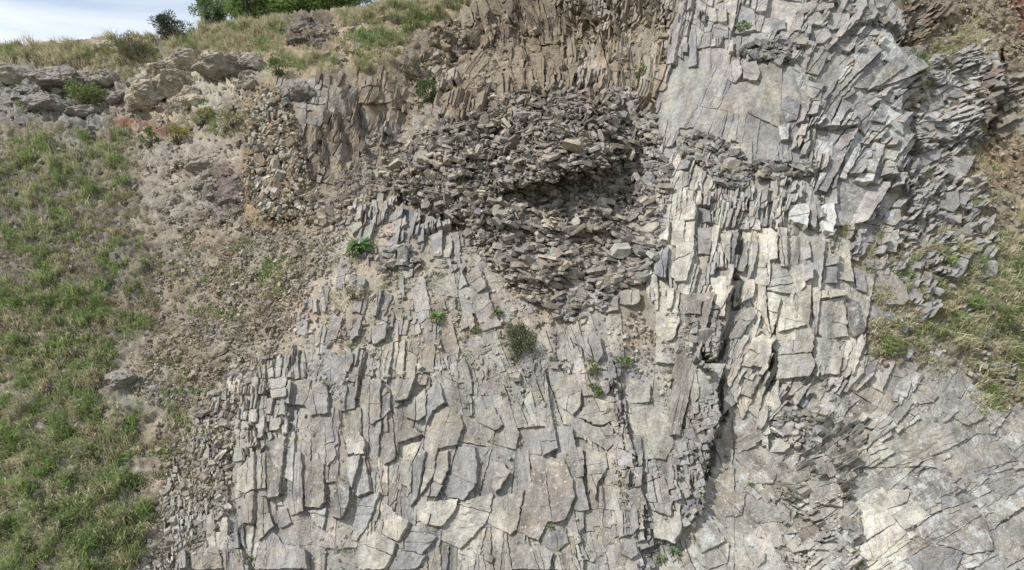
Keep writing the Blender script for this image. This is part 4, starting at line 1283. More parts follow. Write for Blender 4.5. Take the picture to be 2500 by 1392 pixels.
# smaller heaps of broken plates on the ledges of the dome
HEAPS = [([(1655, 350), (1700, 330), (1770, 345), (1830, 400), (1830, 470), (1760, 460), (1720, 410), (1660, 380)], 300, "dark heap of thin broken plates on the ledge below the smooth dome"),
         ([(1800, 125), (1900, 105), (1960, 115), (1930, 150), (1830, 145)], 110, "small heap of dark plates lying on the crown of the smooth dome"),
         ([(2060, 35), (2140, 25), (2160, 70), (2090, 65)], 90, "cluster of dark broken blocks near the top edge above the dome"),
         ([(1840, 400), (1990, 400), (1985, 430), (1850, 440)], 120, "thin strip of broken plates along the ledge under the dome"),
         ([(1340, 700), (1500, 690), (1480, 760), (1400, 790), (1330, 770)], 130, "loose pale blocks spilling from the lower tip of the rubble mound"),
         ([(1470, 215), (1560, 230), (1600, 290), (1620, 360), (1560, 330), (1480, 270)], 260, "pale loose scree between the rubble mound and the smooth dome"),
         ([(1560, 380), (1625, 380), (1640, 440), (1625, 520), (1610, 640), (1560, 700), (1540, 690), (1580, 560)], 240, "loose stones strewn along the right edge of the rubble mound"),
         ([(930, 610), (1010, 610), (1020, 660), (930, 670)], 70, "little heap of flat stones around the standing block left of the mound"),
         ([(1870, 1000), (2000, 1000), (1990, 1100), (1900, 1080)], 170, "patch of loose flat chips at the foot of the pale slab wall")]
for hi, (poly, n, lab) in enumerate(HEAPS):
    rng = np.random.default_rng(300 + hi)
    uv = scatter_in(poly, n, rng)
    P = surf(uv[:, 0], uv[:, 1])
    N = normal(uv[:, 0], uv[:, 1], 16)
    K = n
    pxs = P[:, 1] / FL
    Lp = np.clip(np.exp(rng.normal(math.log(19), 0.4, K)), 7, 44)
    L = Lp * pxs
    axis = unit(np.array((0.1, -0.45, 0.85)) + rng.normal(0, 0.4, (K, 3)))
    longd = unit(np.stack([np.ones(K), rng.normal(0, 0.6, K), rng.normal(0.1, 0.5, K)], -1))
    V, F = plates(P + N * rng.uniform(0.1, 0.34, K)[:, None], axis, longd, L, L * rng.uniform(0.5, 0.9, K), np.clip(L * rng.uniform(0.18, 0.4, K), 0.05, 0.3), rng)
    hp = thing("rubble_heap", tuple(P[np.argmax(uv[:, 1])]), lab, "rubble heap")
    emit_plates(hp, V, F, tints("ggltpt" if hi > 3 else "gglbdt", K, rng, 0.05), L, "stone", "small_stones")

# knobbly stones on the left edge of the buttress and other stony banks
KNOBS = [('buttress', [(605, 250), (640, 215), (700, 225), (735, 330), (750, 430), (770, 540), (650, 560), (605, 470), (600, 330)], 2100, 11.0, "tcoptco", 0.45),
         ('buttress', [(740, 400), (800, 470), (790, 560), (740, 560)], 120, 13, "tcto", 0.25),
         ('alcove', [(1000, 180), (1060, 80), (1120, 60), (1150, 110), (1110, 160), (1060, 250), (1020, 240)], 320, 19, "tfaotp", 0.4)]
for ki, (fm, poly, n, sz, keys, up) in enumerate(KNOBS):
    rng = np.random.default_rng(400 + ki)
    uv = scatter_in(poly, n, rng)
    P = surf(uv[:, 0], uv[:, 1])
    N = normal(uv[:, 0], uv[:, 1], 16)
    K = n
    edge = poly_dist(uv[:, 0], uv[:, 1], poly)
    Lp = np.clip(np.exp(rng.normal(math.log(sz), 0.5, K)), 5, 40) * np.clip(0.45 + edge / 45, 0.4, 1.0)
    L = Lp * P[:, 1] / FL
    axis = unit(N + rng.normal(0, 0.6, (K, 3)))
    longd = unit(np.stack([0.35 + rng.normal(0, 0.6, K), rng.normal(0, 0.6, K), np.ones(K)], -1))
    V, F = plates(P + N * rng.uniform(-0.05, up, K)[:, None], axis, longd, L, L * rng.uniform(0.5, 0.9, K), L * rng.uniform(0.35, 0.8, K), rng, taper=0.5)
    emit_plates(FORM[fm], V, F, tints(keys, K, rng) * np.array((0.86, 0.84, 0.8, 1)), L, "stone", "small_stones")

# scree on the dirt slopes: parts of the hillside
SCREE = [([(340, 340), (600, 340), (640, 560), (860, 560), (760, 720), (640, 900), (570, 1100), (560, 1260), (440, 1420), (330, 1420), (370, 1250), (380, 1000), (280, 930), (390, 760)], 8000, 5.2, "tndton"),
         ([(560, 560), (860, 560), (760, 720), (640, 900), (500, 1000), (420, 900), (500, 700)], 2600, 6.0, "ttont"),
         ([(830, 540), (1120, 500), (1240, 700), (1400, 790), (1700, 740), (1720, 880), (560, 1000), (640, 850)], 4200, 7.0, "ttpcg"),
         ([(560, 900), (640, 870), (580, 1000), (560, 1250), (440, 1400), (340, 1400), (400, 1200), (480, 1020)], 1600, 9.0, "tpcgt"),
         ([(2110, 560), (2400, 450), (2560, 500), (2560, 1050), (2300, 880), (2110, 900)], 1800, 7.5, "ggtn"),
         ([(2200, 0), (2560, 0), (2560, 480), (2300, 440), (2230, 330)], 2600, 7.0, "ottn"),
         ([(0, 170), (640, 140), (600, 330), (0, 310)], 1500, 6.5, "ttgp"),
         ([(980, 100), (1180, 20), (1640, 60), (1600, 260), (1340, 215), (1100, 275), (1000, 260)], 2200, 8.0, "otto"),
         ([(1880, 1000), (2110, 960), (2110, 1400), (1900, 1400)], 1400, 7.0, "ptcg"),
         ([(1490, 900), (1745, 900), (1730, 1250), (1540, 1400), (1480, 1100)], 900, 7.0, "ggpt"),
         ([(-100, 310), (330, 330), (345, 470), (400, 620), (385, 760), (200, 860), (-100, 860)], 4200, 5.5, "nndgt"),
         ([(880, 350), (1000, 270), (1075, 290), (1000, 400), (880, 520), (790, 580), (760, 560)], 2200, 10.0, "ttgpn"),
         ([(1000, 180), (1110, 100), (1240, 110), (1260, 200), (1100, 270), (1020, 280)], 600, 10.0, "afat"),
         ([(640, 860), (1000, 820), (1600, 740), (1745, 930), (1720, 1250), (1560, 1420), (440, 1420), (560, 1100)], 5200, 5.0, "tpgt"),
         ([(1760, 1010), (2110, 950), (2420, 900), (2520, 1050), (2520, 1420), (1600, 1420)], 1600, 4.6, "tpgt"),
         ([(1600, 450), (2100, 480), (2110, 940), (1760, 980), (1600, 740)], 900, 5.0, "pptc"),
         ([(780, 50), (1000, 60), (940, 150), (780, 170)], 700, 6.0, "tto")]
AV, AT, AL = [], [], []
for si, (poly, n, sz, keys) in enumerate(SCREE):
    rng = np.random.default_rng(600 + si)
    uv = scatter_in(poly, n, rng)
    keep = perlin(uv[:, 0] / 45, uv[:, 1] / 45, 71 + si) + rng.uniform(-0.5, 0.6, n) > -0.25
    uv = uv[keep]
    P = surf(uv[:, 0], uv[:, 1])
    N = normal(uv[:, 0], uv[:, 1], 16)
    K = len(uv)
    Lp = np.clip(np.exp(rng.normal(math.log(sz), 0.5, K)), 3, 30)
    L = Lp * P[:, 1] / FL
    axis = unit(N * 0.8 + np.array((0, 0, 0.5)) + rng.normal(0, 0.45, (K, 3)))
    longd = rng.normal(0, 1, (K, 3))
    rgh = lut(ROUGH, uv[:, 0], uv[:, 1])
    V, F5 = plates(P + N * (L * rng.uniform(-0.1, 0.3, K) + 0.03 * rgh)[:, None], axis, longd, L, L * rng.uniform(0.5, 0.95, K), L * rng.uniform(0.25, 0.7, K), rng, n=5, taper=0.35)
    AV.append(V)
    tt = tints(keys, K, rng)
    tt[:, :3] = tt[:, :3] * 0.5 + lut(EARTH, uv[:, 0], uv[:, 1]) * 0.5 * rng.uniform(0.8, 1.15, (K, 1))
    AT.append(tt)
    AL.append(L)
emit_plates(hillside, np.concatenate(AV), F5, np.concatenate(AT), np.concatenate(AL), "stone", "scree")


# ------------------------------------------------------------------ boulders and single blocks
def ico(sub):
    t = (1 + 5 ** 0.5) / 2
    v = [(-1, t, 0), (1, t, 0), (-1, -t, 0), (1, -t, 0), (0, -1, t), (0, 1, t), (0, -1, -t), (0, 1, -t), (t, 0, -1), (t, 0, 1), (-t, 0, -1), (-t, 0, 1)]
    f = [(0, 11, 5), (0, 5, 1), (0, 1, 7), (0, 7, 10), (0, 10, 11), (1, 5, 9), (5, 11, 4), (11, 10, 2), (10, 7, 6), (7, 1, 8), (3, 9, 4), (3, 4, 2), (3, 2, 6), (3, 6, 8), (3, 8, 9), (4, 9, 5), (2, 4, 11), (6, 2, 10), (8, 6, 7), (9, 8, 1)]
    v = [Vector(a).normalized() for a in v]
    for _ in range(sub):
        mid, nf = {}, []

        def m(a, b):
            k = (min(a, b), max(a, b))
            if k not in mid:
                mid[k] = len(v)
                v.append((v[a] + v[b]).normalized())
            return mid[k]
        for a, b, c in f:
            ab, bc, ca = m(a, b), m(b, c), m(c, a)
            nf += [(a, ab, ca), (b, bc, ab), (c, ca, bc), (ab, bc, ca)]
        f = nf
    return np.array([tuple(a) for a in v]), np.array(f)


ICO4, ICO4F = ico(4)


def boulder(name, u, v, w, h, colr, label, cat="boulder", depth=0.55, seed=0, out=0.1, flat=14, rough=0.09, lich=0.0, roll=0.0, group=None):
    rng = np.random.default_rng(seed + 900)
    Q = ICO4.copy()
    for k in range(flat):                       # facets: flatten by random planes
        nrm = unit(rng.normal(0, 1, 3))
        d = rng.uniform(0.62, 0.9)
        s = Q @ nrm
        Q = Q - np.clip(s - d, 0, None)[:, None] * nrm * 0.92
    r = 1 + rough * fbm(Q[:, 0] * 1.6 + seed, Q[:, 1] * 1.6 + Q[:, 2] * 1.3, 5, 300 + seed, 0.62) + rough * 0.7 * (np.abs(fbm(Q[:, 0] * 3 + Q[:, 2], Q[:, 1] * 3 - Q[:, 2] + seed, 3, 340)))
    Q = Q * r[:, None]
    p = surf(u, v)
    n = normal(u, v, 20)
    px = p[1] / FL
    sx, sz = w * px * 0.5, h * px * 0.5
    sy = depth * (sx + sz)
    ca, sa = math.cos(roll), math.sin(roll)
    X = Q[:, 0] * sx
    Z = Q[:, 2] * sz
    Vv = np.stack([X * ca - Z * sa, Q[:, 1] * sy, X * sa + Z * ca], 1)
    c = p + n * (out * (sx + sz) * 0.5)
    o = link(name, make_mesh(name, Vv, ICO4F, np.array((*colr, lich)), M_ROCK, False))
    o.location = c
    return tag(o, label, cat, group)


CRB, GRB, DGB, RDB = (0.35, 0.312, 0.25), (0.28, 0.258, 0.222), (0.255, 0.235, 0.215), (0.168, 0.142, 0.122)  # RDB: dark reddish, deepened so the turf-capped bank looks like a shaded hollow


def outcrop(name, label, stones, cat="rock outcrop"):
    u0 = sum(q[0] for q in stones) / len(stones)
    v0 = max(q[1] + q[3] * 0.4 for q in stones)
    t = thing(name, base_at(u0, v0), label, cat)
    for q in stones:
        o = boulder("boulder", q[0], q[1], q[2] * 0.92, q[3] * 0.88, q[4], None, None, roll=q[5], out=q[6] * 0.6, depth=q[7] if len(q) > 7 else 0.55, seed=int(q[0] + q[1]), rough=0.17, flat=20)
        w = o.location.copy()
        o.parent = t
        o.location = w - t.location
    return t


def filler(poly, n, lo, hi, c, out, seed):
    rng = np.random.default_rng(seed)
    return [(float(a), float(b), float(w), float(w * rng.uniform(0.5, 0.8)), tuple(np.array(c) * rng.uniform(0.85, 1.12)), float(rng.uniform(-0.3, 0.5)), float(out * rng.uniform(0.2, 1.2)))
            for (a, b), w in zip(scatter_in(poly, n, rng), rng.uniform(lo, hi, n))]


outcrop("rock_outcrop", "cream overhanging rock outcrop above the red earth band at upper left",
        [(372, 250, 140, 86, CRB, 0.25, 0.55), (428, 218, 120, 110, CRB, 0.35, 0.42), (470, 240, 70, 60, CRB, 0.2, 0.3), (460, 162, 150, 70, CRB, 0.2, 0.2), (400, 180, 110, 60, CRB, 0.3, 0.1), (350, 210, 80, 56, GRB, 0.2, 0.2), (440, 270, 60, 40, CRB, 0.1, 0.2)]
        + filler([(350, 165), (500, 150), (480, 270), (320, 270)], 12, 30, 70, CRB, 0.2, 5))
outcrop("rock_outcrop", "wide grey-cream rock outcrop between the cream overhang and the buttress",
        [(560, 180, 170, 92, GRB, 0.15, 0.35), (610, 165, 110, 70, GRB, 0.1, 0.15), (520, 160, 100, 70, CRB, 0.1, 0.2), (600, 210, 70, 40, GRB, 0.4, 0.1)]
        + filler([(490, 150), (640, 140), (630, 215), (500, 230)], 10, 26, 60, GRB, 0.18, 6))
outcrop("rock_outcrop", "grey ledged rock outcrop above the bright green bush at upper left",
        [(155, 205, 160, 74, DGB, -0.05, 0.35), (120, 262, 170, 56, DGB, -0.12, 0.1), (255, 205, 100, 60, GRB, 0.2, 0.2), (285, 245, 90, 50, DGB, 0.3, 0.1), (200, 275, 110, 40, DGB, 0.05, 0.05)]
        + filler([(90, 175), (320, 190), (310, 290), (80, 290)], 16, 26, 64, DGB, 0.15, 7))
outcrop("rock_outcrop", "grey weathered rock outcrop at the left edge below the ridge",
        [(30, 190, 130, 66, GRB, 0.0, 0.2), (-30, 200, 120, 70, GRB, 0.1, 0.2), (70, 225, 70, 40, DGB, 0.1, 0.1)] + filler([(-60, 170), (90, 180), (90, 250), (-60, 250)], 8, 26, 56, GRB, 0.15, 8))
outcrop("earth_bank", "cream earth bank exposed under the turf brow at upper left",
        [(262, 122, 90, 38, (0.47, 0.425, 0.34), -0.05, 0.05), (240, 128, 40, 30, (0.47, 0.425, 0.34), 0.2, 0.1), (290, 128, 40, 28, (0.44, 0.40, 0.32), -0.2, 0.1)], "earth bank")
outcrop("earth_bank", "dark reddish bank capped with turf beside the ridge trees",
        [(745, 72, 96, 46, (0.2, 0.18, 0.16), 0.1, -0.2), (785, 80, 84, 66, RDB, -0.2, -0.35), (735, 100, 90, 50, RDB, 0.2, -0.35), (775, 108, 70, 40, RDB, 0.0, -0.3)] + filler([(700, 50), (815, 45), (810, 125), (695, 125)], 14, 20, 44, RDB, -0.1, 9), "earth bank")
outcrop("rock_outcrop", "lumpy grey and purplish rock in the dirt left of the buttress",
        [(565, 480, 90, 84, RDB, 0.3, 0.02, 0.3), (500, 395, 120, 66, GRB, 0.35, 0.0, 0.3), (410, 500, 100, 66, GRB, 0.5, 0.0, 0.3), (545, 425, 70, 50, RDB, 0.2, 0.0, 0.3)]
        + filler([(380, 400), (560, 370), (620, 520), (500, 560), (380, 540)], 26, 16, 44, GRB, 0.02, 10))
for k, (u, v, w, h, c, roll, out, lab) in enumerate([
    (935, 48, 66, 18, CRB, 0.15, 0.0, "pale flat rock under the turf lip at top centre"),
    (300, 925, 90, 50, DGB, 0.1, -0.05, "low brown rock at the edge of the lower left grass"),
    (730, 232, 100, 84, (0.24, 0.225, 0.205), -0.4, -0.1, "dark rounded cap of the columnar buttress")]):
    boulder("boulder", u, v, w, h, c, lab, seed=k, roll=roll, out=out, rough=0.16)


def block(u, v, poly_px, depth, colr, label, lean=(0, 0, 0), out=0.2, lich=0.0, seed=0):
    """a single angular block with the outline seen in the survey"""
    rr = random.Random(seed)
    p = surf(u, v)
    n = normal(u, v, 20)
    px = float(p[1]) / FL
    q = np.array([((a - u) * px, (v - b) * px) for a, b in poly_px])
    m = len(q)
    fr = [Vector((x * 0.94 + rr.uniform(-.01, .01), -depth * 0.5 + rr.uniform(-.03, .03), y * 0.94)) for x, y in q]
    md = [Vector((x, -depth * 0.38, y)) for x, y in q]
    bk = [Vector((x * 0.98, depth * 0.5, y * 0.98)) for x, y in q]
    from mathutils import Euler
    E = Euler(lean).to_matrix()
    Vv = np.array([tuple(E @ a) for a in fr + md + bk])
    F = [tuple(range(m))]
    for r_ in range(2):
        for i in range(m):
            j = (i + 1) % m
            F.append((r_ * m + i, (r_ + 1) * m + i, (r_ + 1) * m + j, r_ * m + j))
    F.append(tuple(range(3 * m - 1, 2 * m - 1, -1)))
    o = link("block", make_mesh("block", Vv, F, np.array((*colr, lich)), M_ROCK))
    o.location = p + n * out
    return tag(o, label, "rock block")


block(984, 634, [(975, 618), (990, 610), (1000, 622), (998, 656), (986, 662), (974, 650)], 0.45, GREY, "single grey block standing upright on the dirt left of the mound", (0.15, 0.1, 0), 0.3, seed=1)
block(962, 652, [(946, 648), (966, 640), (976, 648), (962, 660)], 0.4, TAN, "tan flat block leaning against the upright block left of the mound", (0.3, 0, 0.2), 0.25, seed=2)
block(1511, 629, [(1491, 636), (1503, 616), (1536, 612), (1538, 630), (1520, 642), (1496, 640)], 0.6, PALE, "large pale block resting on the right edge of the rubble mound", (0.45, 0.05, 0.1), 0.45, seed=3)
block(1485, 699, [(1473, 682), (1492, 677), (1503, 720), (1478, 722)], 0.4, (0.30, 0.25, 0.195), "brown squared block standing under the lower right edge of the mound", (0.1, 0.1, 0), 0.3, seed=4)
block(1786, 415, [(1768, 408), (1785, 398), (1802, 404), (1800, 422), (1782, 432), (1770, 426)], 0.5, PALE, "pale cube-like block in the heap of plates below the dome", (0.3, 0.2, 0.2), 0.4, seed=5)
block(1712, 832, [(1697, 812), (1727, 804), (1738, 808), (1728, 842), (1705, 848), (1693, 836)], 0.5, GREY, "squarish grey block jammed in the dark crevice beside the pale slabs", (0.1, 0.15, 0.2), 0.3, seed=6)
block(482, 1110, [(465, 1128), (480, 1116), (486, 1134), (470, 1150)], 0.2, GREY, "thin grey slab lying loose on the dirt at lower left", (0.5, 0, 0.2), 0.15, seed=7)
block(494, 1014, [(478, 1018), (492, 1008), (512, 1008), (500, 1020)], 0.3, BROWN, "dark brown slab sticking out of the dirt path at lower left", (0.3, 0, 0), 0.2, seed=8)
block(540, 1118, [(528, 1122), (545, 1104), (556, 1100), (545, 1116), (534, 1126)], 0.2, PALE, "pale thin plate lying beside the slab face at lower left", (0.4, 0, 0.2), 0.15, seed=9)


# ------------------------------------------------------------------ grass: blades in tufts
G_GREEN, G_OLIVE, G_TAN, G_STRAW = np.array((0.27, 0.37, 0.13)), np.array((0.38, 0.40, 0.22)), np.array((0.54, 0.49, 0.335)), np.array((0.64, 0.58, 0.42))
GRASS = [  # polygon, tufts, share of green, blade length in m, cover threshold
    ([(-120, 310), (160, 312), (330, 325), (345, 470), (330, 560), (400, 620), (385, 760), (260, 930), (375, 1010), (345, 1120), (370, 1250), (330, 1480), (-120, 1480)], 11500, 0.58, 0.28, 0.14),
    ([(-120, 700), (250, 700), (380, 780), (260, 930), (375, 1010), (345, 1120), (370, 1250), (330, 1480), (-120, 1480)], 6500, 0.46, 0.30, -0.15),
    ([(-120, 120), (260, 92), (480, 78), (700, 34), (820, 30), (690, 60), (620, 125), (420, 150), (330, 170), (120, 160), (-120, 170)], 4200, 0.28, 0.38, -0.35),
    ([(650, 150), (690, 130), (830, 110), (900, 20), (1180, -20), (1090, 60), (1000, 130), (960, 170), (650, 195)], 3400, 0.45, 0.34, -0.12),
    ([(830, 20), (1180, -20), (1100, 40), (960, 60), (820, 45)], 1500, 0.2, 0.45, -0.5),
    ([(0, 220), (90, 220), (120, 300), (0, 330)], 420, 0.5, 0.3, -0.2),
    ([(-100, 150), (120, 140), (330, 150), (450, 130), (640, 110), (640, 150), (420, 170), (330, 215), (200, 185), (-100, 195)], 1500, 0.3, 0.3, -0.2),
    ([(500, 66), (700, 36), (720, 60), (690, 130), (640, 150), (470, 145)], 1900, 0.3, 0.32, -0.5),
    ([(2250, 860), (2420, 960), (2560, 1040), (2560, 1120), (2380, 1020), (2240, 940)], 420, 0.4, 0.18, -0.1),
    ([(820, 30), (1000, 10), (990, 60), (830, 70)], 700, 0.25, 0.4, -0.4),
    ([(440, 270), (600, 230), (600, 330), (430, 340)], 900, 0.35, 0.32, -0.2),
    ([(400, 560), (620, 560), (850, 590), (720, 720), (640, 800), (470, 900), (390, 800)], 1300, 0.6, 0.16, 0.16),
    ([(640, 620), (740, 600), (700, 720), (640, 760)], 420, 0.8, 0.2, -0.15),
    ([(340, 340), (600, 340), (640, 560), (860, 560), (760, 720), (640, 900), (570, 1100), (440, 1420), (330, 1420), (380, 1000), (280, 930), (390, 760)], 3600, 0.22, 0.12, -0.1),
    ([(-100, 170), (640, 140), (600, 330), (-100, 310)], 2600, 0.30, 0.2, 0.0),
    ([(-120, 300), (160, 312), (345, 330), (345, 470), (400, 620), (385, 760), (200, 900), (-120, 900)], 5000, 0.25, 0.13, -2.0),
    ([(760, 60), (1000, 60), (1000, 130), (900, 185), (650, 195), (690, 130)], 1100, 0.35, 0.22, -0.1),
    ([(380, 900), (620, 880), (560, 1000), (470, 1150), (380, 1380), (340, 1330)], 900, 0.65, 0.18, 0.1),
    ([(840, 550), (1100, 540), (1230, 720), (1000, 780), (760, 800), (780, 700)], 500, 0.55, 0.14, 0.12),
    ([(980, 850), (1500, 860), (1480, 1000), (1200, 1000)], 300, 0.6, 0.13, 0.2),
    ([(2210, 150), (2260, 60), (2400, 40), (2440, 120), (2330, 170), (2250, 210)], 1500, 0.12, 0.36, -0.4),
    ([(2205, 120), (2250, 130), (2250, 200), (2215, 190)], 260, 0.85, 0.3, -0.5),
    ([(2230, 330), (2400, 330), (2480, 480), (2440, 560), (2260, 540)], 700, 0.35, 0.3, 0.05),
    ([(2110, 640), (2250, 560), (2420, 560), (2560, 480), (2560, 1060), (2420, 1000), (2300, 880), (2110, 900)], 3600, 0.36, 0.26, -0.05),
    ([(2400, 640), (2560, 600), (2560, 900), (2430, 900)], 800, 0.5, 0.32, -0.3),
    ([(2120, 690), (2330, 700), (2320, 800), (2120, 870)], 600, 0.15, 0.24, -0.2),
    ([(1500, 900), (1760, 900), (1720, 1250), (1560, 1392)], 130, 0.7, 0.14, 0.1),
    ([(640, 860), (1000, 820), (1600, 740), (1745, 930), (1720, 1250), (1560, 1420), (440, 1420), (560, 1100)], 520, 0.45, 0.17, 0.22),
    ([(-620, 200), (-110, 310), (-110, 1480), (-620, 1480)], 6500, 0.5, 0.36, -0.2),
    ([(-620, 140), (-110, 122), (-110, 175), (-620, 190)], 900, 0.28, 0.4, -0.6),
    ([(2550, 480), (2950, 460), (2950, 1100), (2550, 1060)], 1800, 0.4, 0.34, -0.2),
    ([(2020, 480), (2240, 480), (2110, 660), (2020, 640)], 420, 0.45, 0.2, 0.08)]


NG = len(GRASS)                          # after these: single large tussocks
GRASS += [
    ([(-120, 310), (160, 312), (330, 325), (345, 470), (330, 560), (400, 620), (385, 760), (260, 930), (375, 1010), (345, 1120), (370, 1250), (330, 1480), (-120, 1480)], 950, 0.5, 0.55, -0.1),
    ([(-120, 125), (260, 98), (480, 84), (700, 44), (690, 70), (600, 130), (330, 160), (-120, 165)], 420, 0.2, 0.6, -0.8),
    ([(2250, 620), (2420, 560), (2560, 520), (2560, 1020), (2420, 960), (2300, 840)], 260, 0.4, 0.45, -0.2),
    ([(680, 150), (830, 110), (960, 30), (1120, 0), (1000, 110), (940, 165)], 160, 0.35, 0.45, -0.2)]


def build_grass():
    VS, FS, TS = [], [], []
    off = 0
    for gi, (poly, n, green, bl, th) in enumerate(GRASS):
        rng = np.random.default_rng(1000 + gi)
        uv = scatter_in(poly, n, rng)
        wu, wv = uv[:, 0] + 10 * perlin(uv[:, 0] / 40, uv[:, 1] / 40, 5), uv[:, 1]
        cov = fbm(wu / 85, wv / 55, 3, 400 + gi % 3) + 0.35 * perlin(wu / 22, wv / 18, 420)
        th = th + 0.55 * np.clip(1 - poly_dist(uv[:, 0], uv[:, 1], poly) / 45, 0, 1)
        uv = uv[(cov > th) & (uv[:, 1] > ridge_v(uv[:, 0]) - 2)]
        K = len(uv)
        if K == 0:
            continue
        B = 13 if gi < NG else 46
        P = surf(uv[:, 0], uv[:, 1])
        N = normal(uv[:, 0], uv[:, 1], 12)
        hue = green + 0.55 * fbm(uv[:, 0] / 60, uv[:, 1] / 40, 3, 440) + rng.normal(0, 0.16, K)
        size = bl * rng.uniform(0.55, 1.35, K) * (1 + 0.3 * perlin(uv[:, 0] / 30, uv[:, 1] / 30, 460))
        tu = lut(TUSS, uv[:, 0], uv[:, 1])
        P = P + N * tu[:, None]
        hue = hue + 0.5 * (tu - 0.08)
        size = size * (0.75 + 2.2 * tu)
        P = np.repeat(P, B, 0) + rng.normal(0, 0.075 if gi < NG else 0.13, (K * B, 3))
        Nn = np.repeat(N, B, 0)
        up = unit(np.array((0, 0, 0.75)) + Nn * 0.65 + rng.normal(0, 0.42, (K * B, 3)))
        Ln = np.repeat(size, B) * rng.uniform(0.5, 1.2, K * B)
        side = unit(np.cross(up, rng.normal(0, 1, (K * B, 3))))
        wd = rng.uniform(0.010, 0.020, K * B)
        droop = np.array((0.05, -0.35, -0.75)) + Nn * 0.4 + rng.normal(0, 0.3, (K * B, 3))
        b0 = P - up * 0.04
        m0 = P + up * (Ln * 0.55)[:, None]
        tp = m0 + unit(up * 0.55 + droop * 0.8) * (Ln * 0.6)[:, None]
        V = np.stack([b0 - side * wd[:, None], b0 + side * wd[:, None], m0 + side * (wd * 0.8)[:, None], m0 - side * (wd * 0.8)[:, None], tp], 1)
        h = np.repeat(hue, B) + rng.normal(0, 0.22, K * B)
        c = np.where((h > 0.62)[:, None], G_GREEN, np.where((h > 0.4)[:, None], G_OLIVE, np.where((h > 0.05)[:, None], G_TAN, G_STRAW)))
        c = c * rng.uniform(0.72, 1.3, (K * B, 1)) * np.repeat(rng.uniform(0.75, 1.2, K), B)[:, None]
        if bl <= 0.2 and green < 0.4:
            c = c * np.array((0.66, 0.64, 0.60))
        T = np.concatenate([c, np.ones((K * B, 1))], 1)
        base = off + np.arange(K * B)[:, None] * 5
        VS.append(V.reshape(-1, 3))
        FS.append(base + np.array([0, 1, 2, 3]))
        FS.append(np.concatenate([base + np.array([3, 2, 4])], 1))
        TS.append(np.repeat(T, 5, 0))
        off += K * B * 5
    V, T = np.concatenate(VS), np.concatenate(TS)
    quad = np.concatenate([f for f in FS if f.shape[1] == 4])
    tri = np.concatenate([f for f in FS if f.shape[1] == 3])
    me = bpy.data.meshes.new("grass")
    me.vertices.add(len(V))
    me.vertices.foreach_set("co", V.astype(np.float32).ravel())
    flat = np.concatenate([quad.ravel(), tri.ravel()]).astype(np.int32)
    me.loops.add(len(flat))
    me.loops.foreach_set("vertex_index", flat)
    st = np.concatenate([np.arange(len(quad)) * 4, len(quad) * 4 + np.arange(len(tri)) * 3]).astype(np.int32)
    me.polygons.add(len(st))
    me.polygons.foreach_set("loop_start", st)
    me.update(calc_edges=True)
    a = me.attributes.new("tint", 'FLOAT_COLOR', 'POINT')
    a.data.foreach_set("color", T.astype(np.float32).ravel())
    me.materials.append(M_GRASS)
    print("GRASS faces", len(st))
    g = link("grass", me)
    tag(g, "green and straw-coloured grass tufts covering the slopes", "grass", kind="stuff")


build_grass()


# ------------------------------------------------------------------ shrubs, weeds and trees
def tube(pts, radii, sides=6):
    V, F = [], []
    for k, p in enumerate(pts):
        d = (pts[min(k + 1, len(pts) - 1)] - pts[max(k - 1, 0)]).normalized()
        a = d.cross(Vector((0.3, 0.9, 0.2))).normalized()
        b = d.cross(a)
        for s in range(sides):
            t = 2 * math.pi * s / sides
            V.append(tuple(p + (a * math.cos(t) + b * math.sin(t)) * radii[k]))
    for k in range(len(pts) - 1):
        for s in range(sides):
            s2 = (s + 1) % sides
            F.append((k * sides + s, k * sides + s2, (k + 1) * sides + s2, (k + 1) * sides + s))
    return V, F


def leaf_mesh(name, C, D, length, width, col, rng):
    """kite-shaped leaves at C pointing along D"""
    K = len(C)
    D = unit(D)
    sd = unit(np.cross(D, rng.normal(0, 1, (K, 3))))
    up = np.cross(sd, D)
    ln = (length * rng.uniform(0.6, 1.3, K))[:, None]
    wd = (width * rng.uniform(0.6, 1.3, K))[:, None]
    V = np.stack([C, C + D * ln * 0.45 + sd * wd * 0.5, C + D * ln - up * ln * 0.12, C + D * ln * 0.45 - sd * wd * 0.5], 1)
    F = np.arange(K)[:, None] * 4 + np.array([0, 1, 2, 3])
    T = np.concatenate([col, np.ones((K, 1))], 1)
    return make_mesh(name, V.reshape(-1, 3), F, np.repeat(T, 4, 0), M_LEAF)


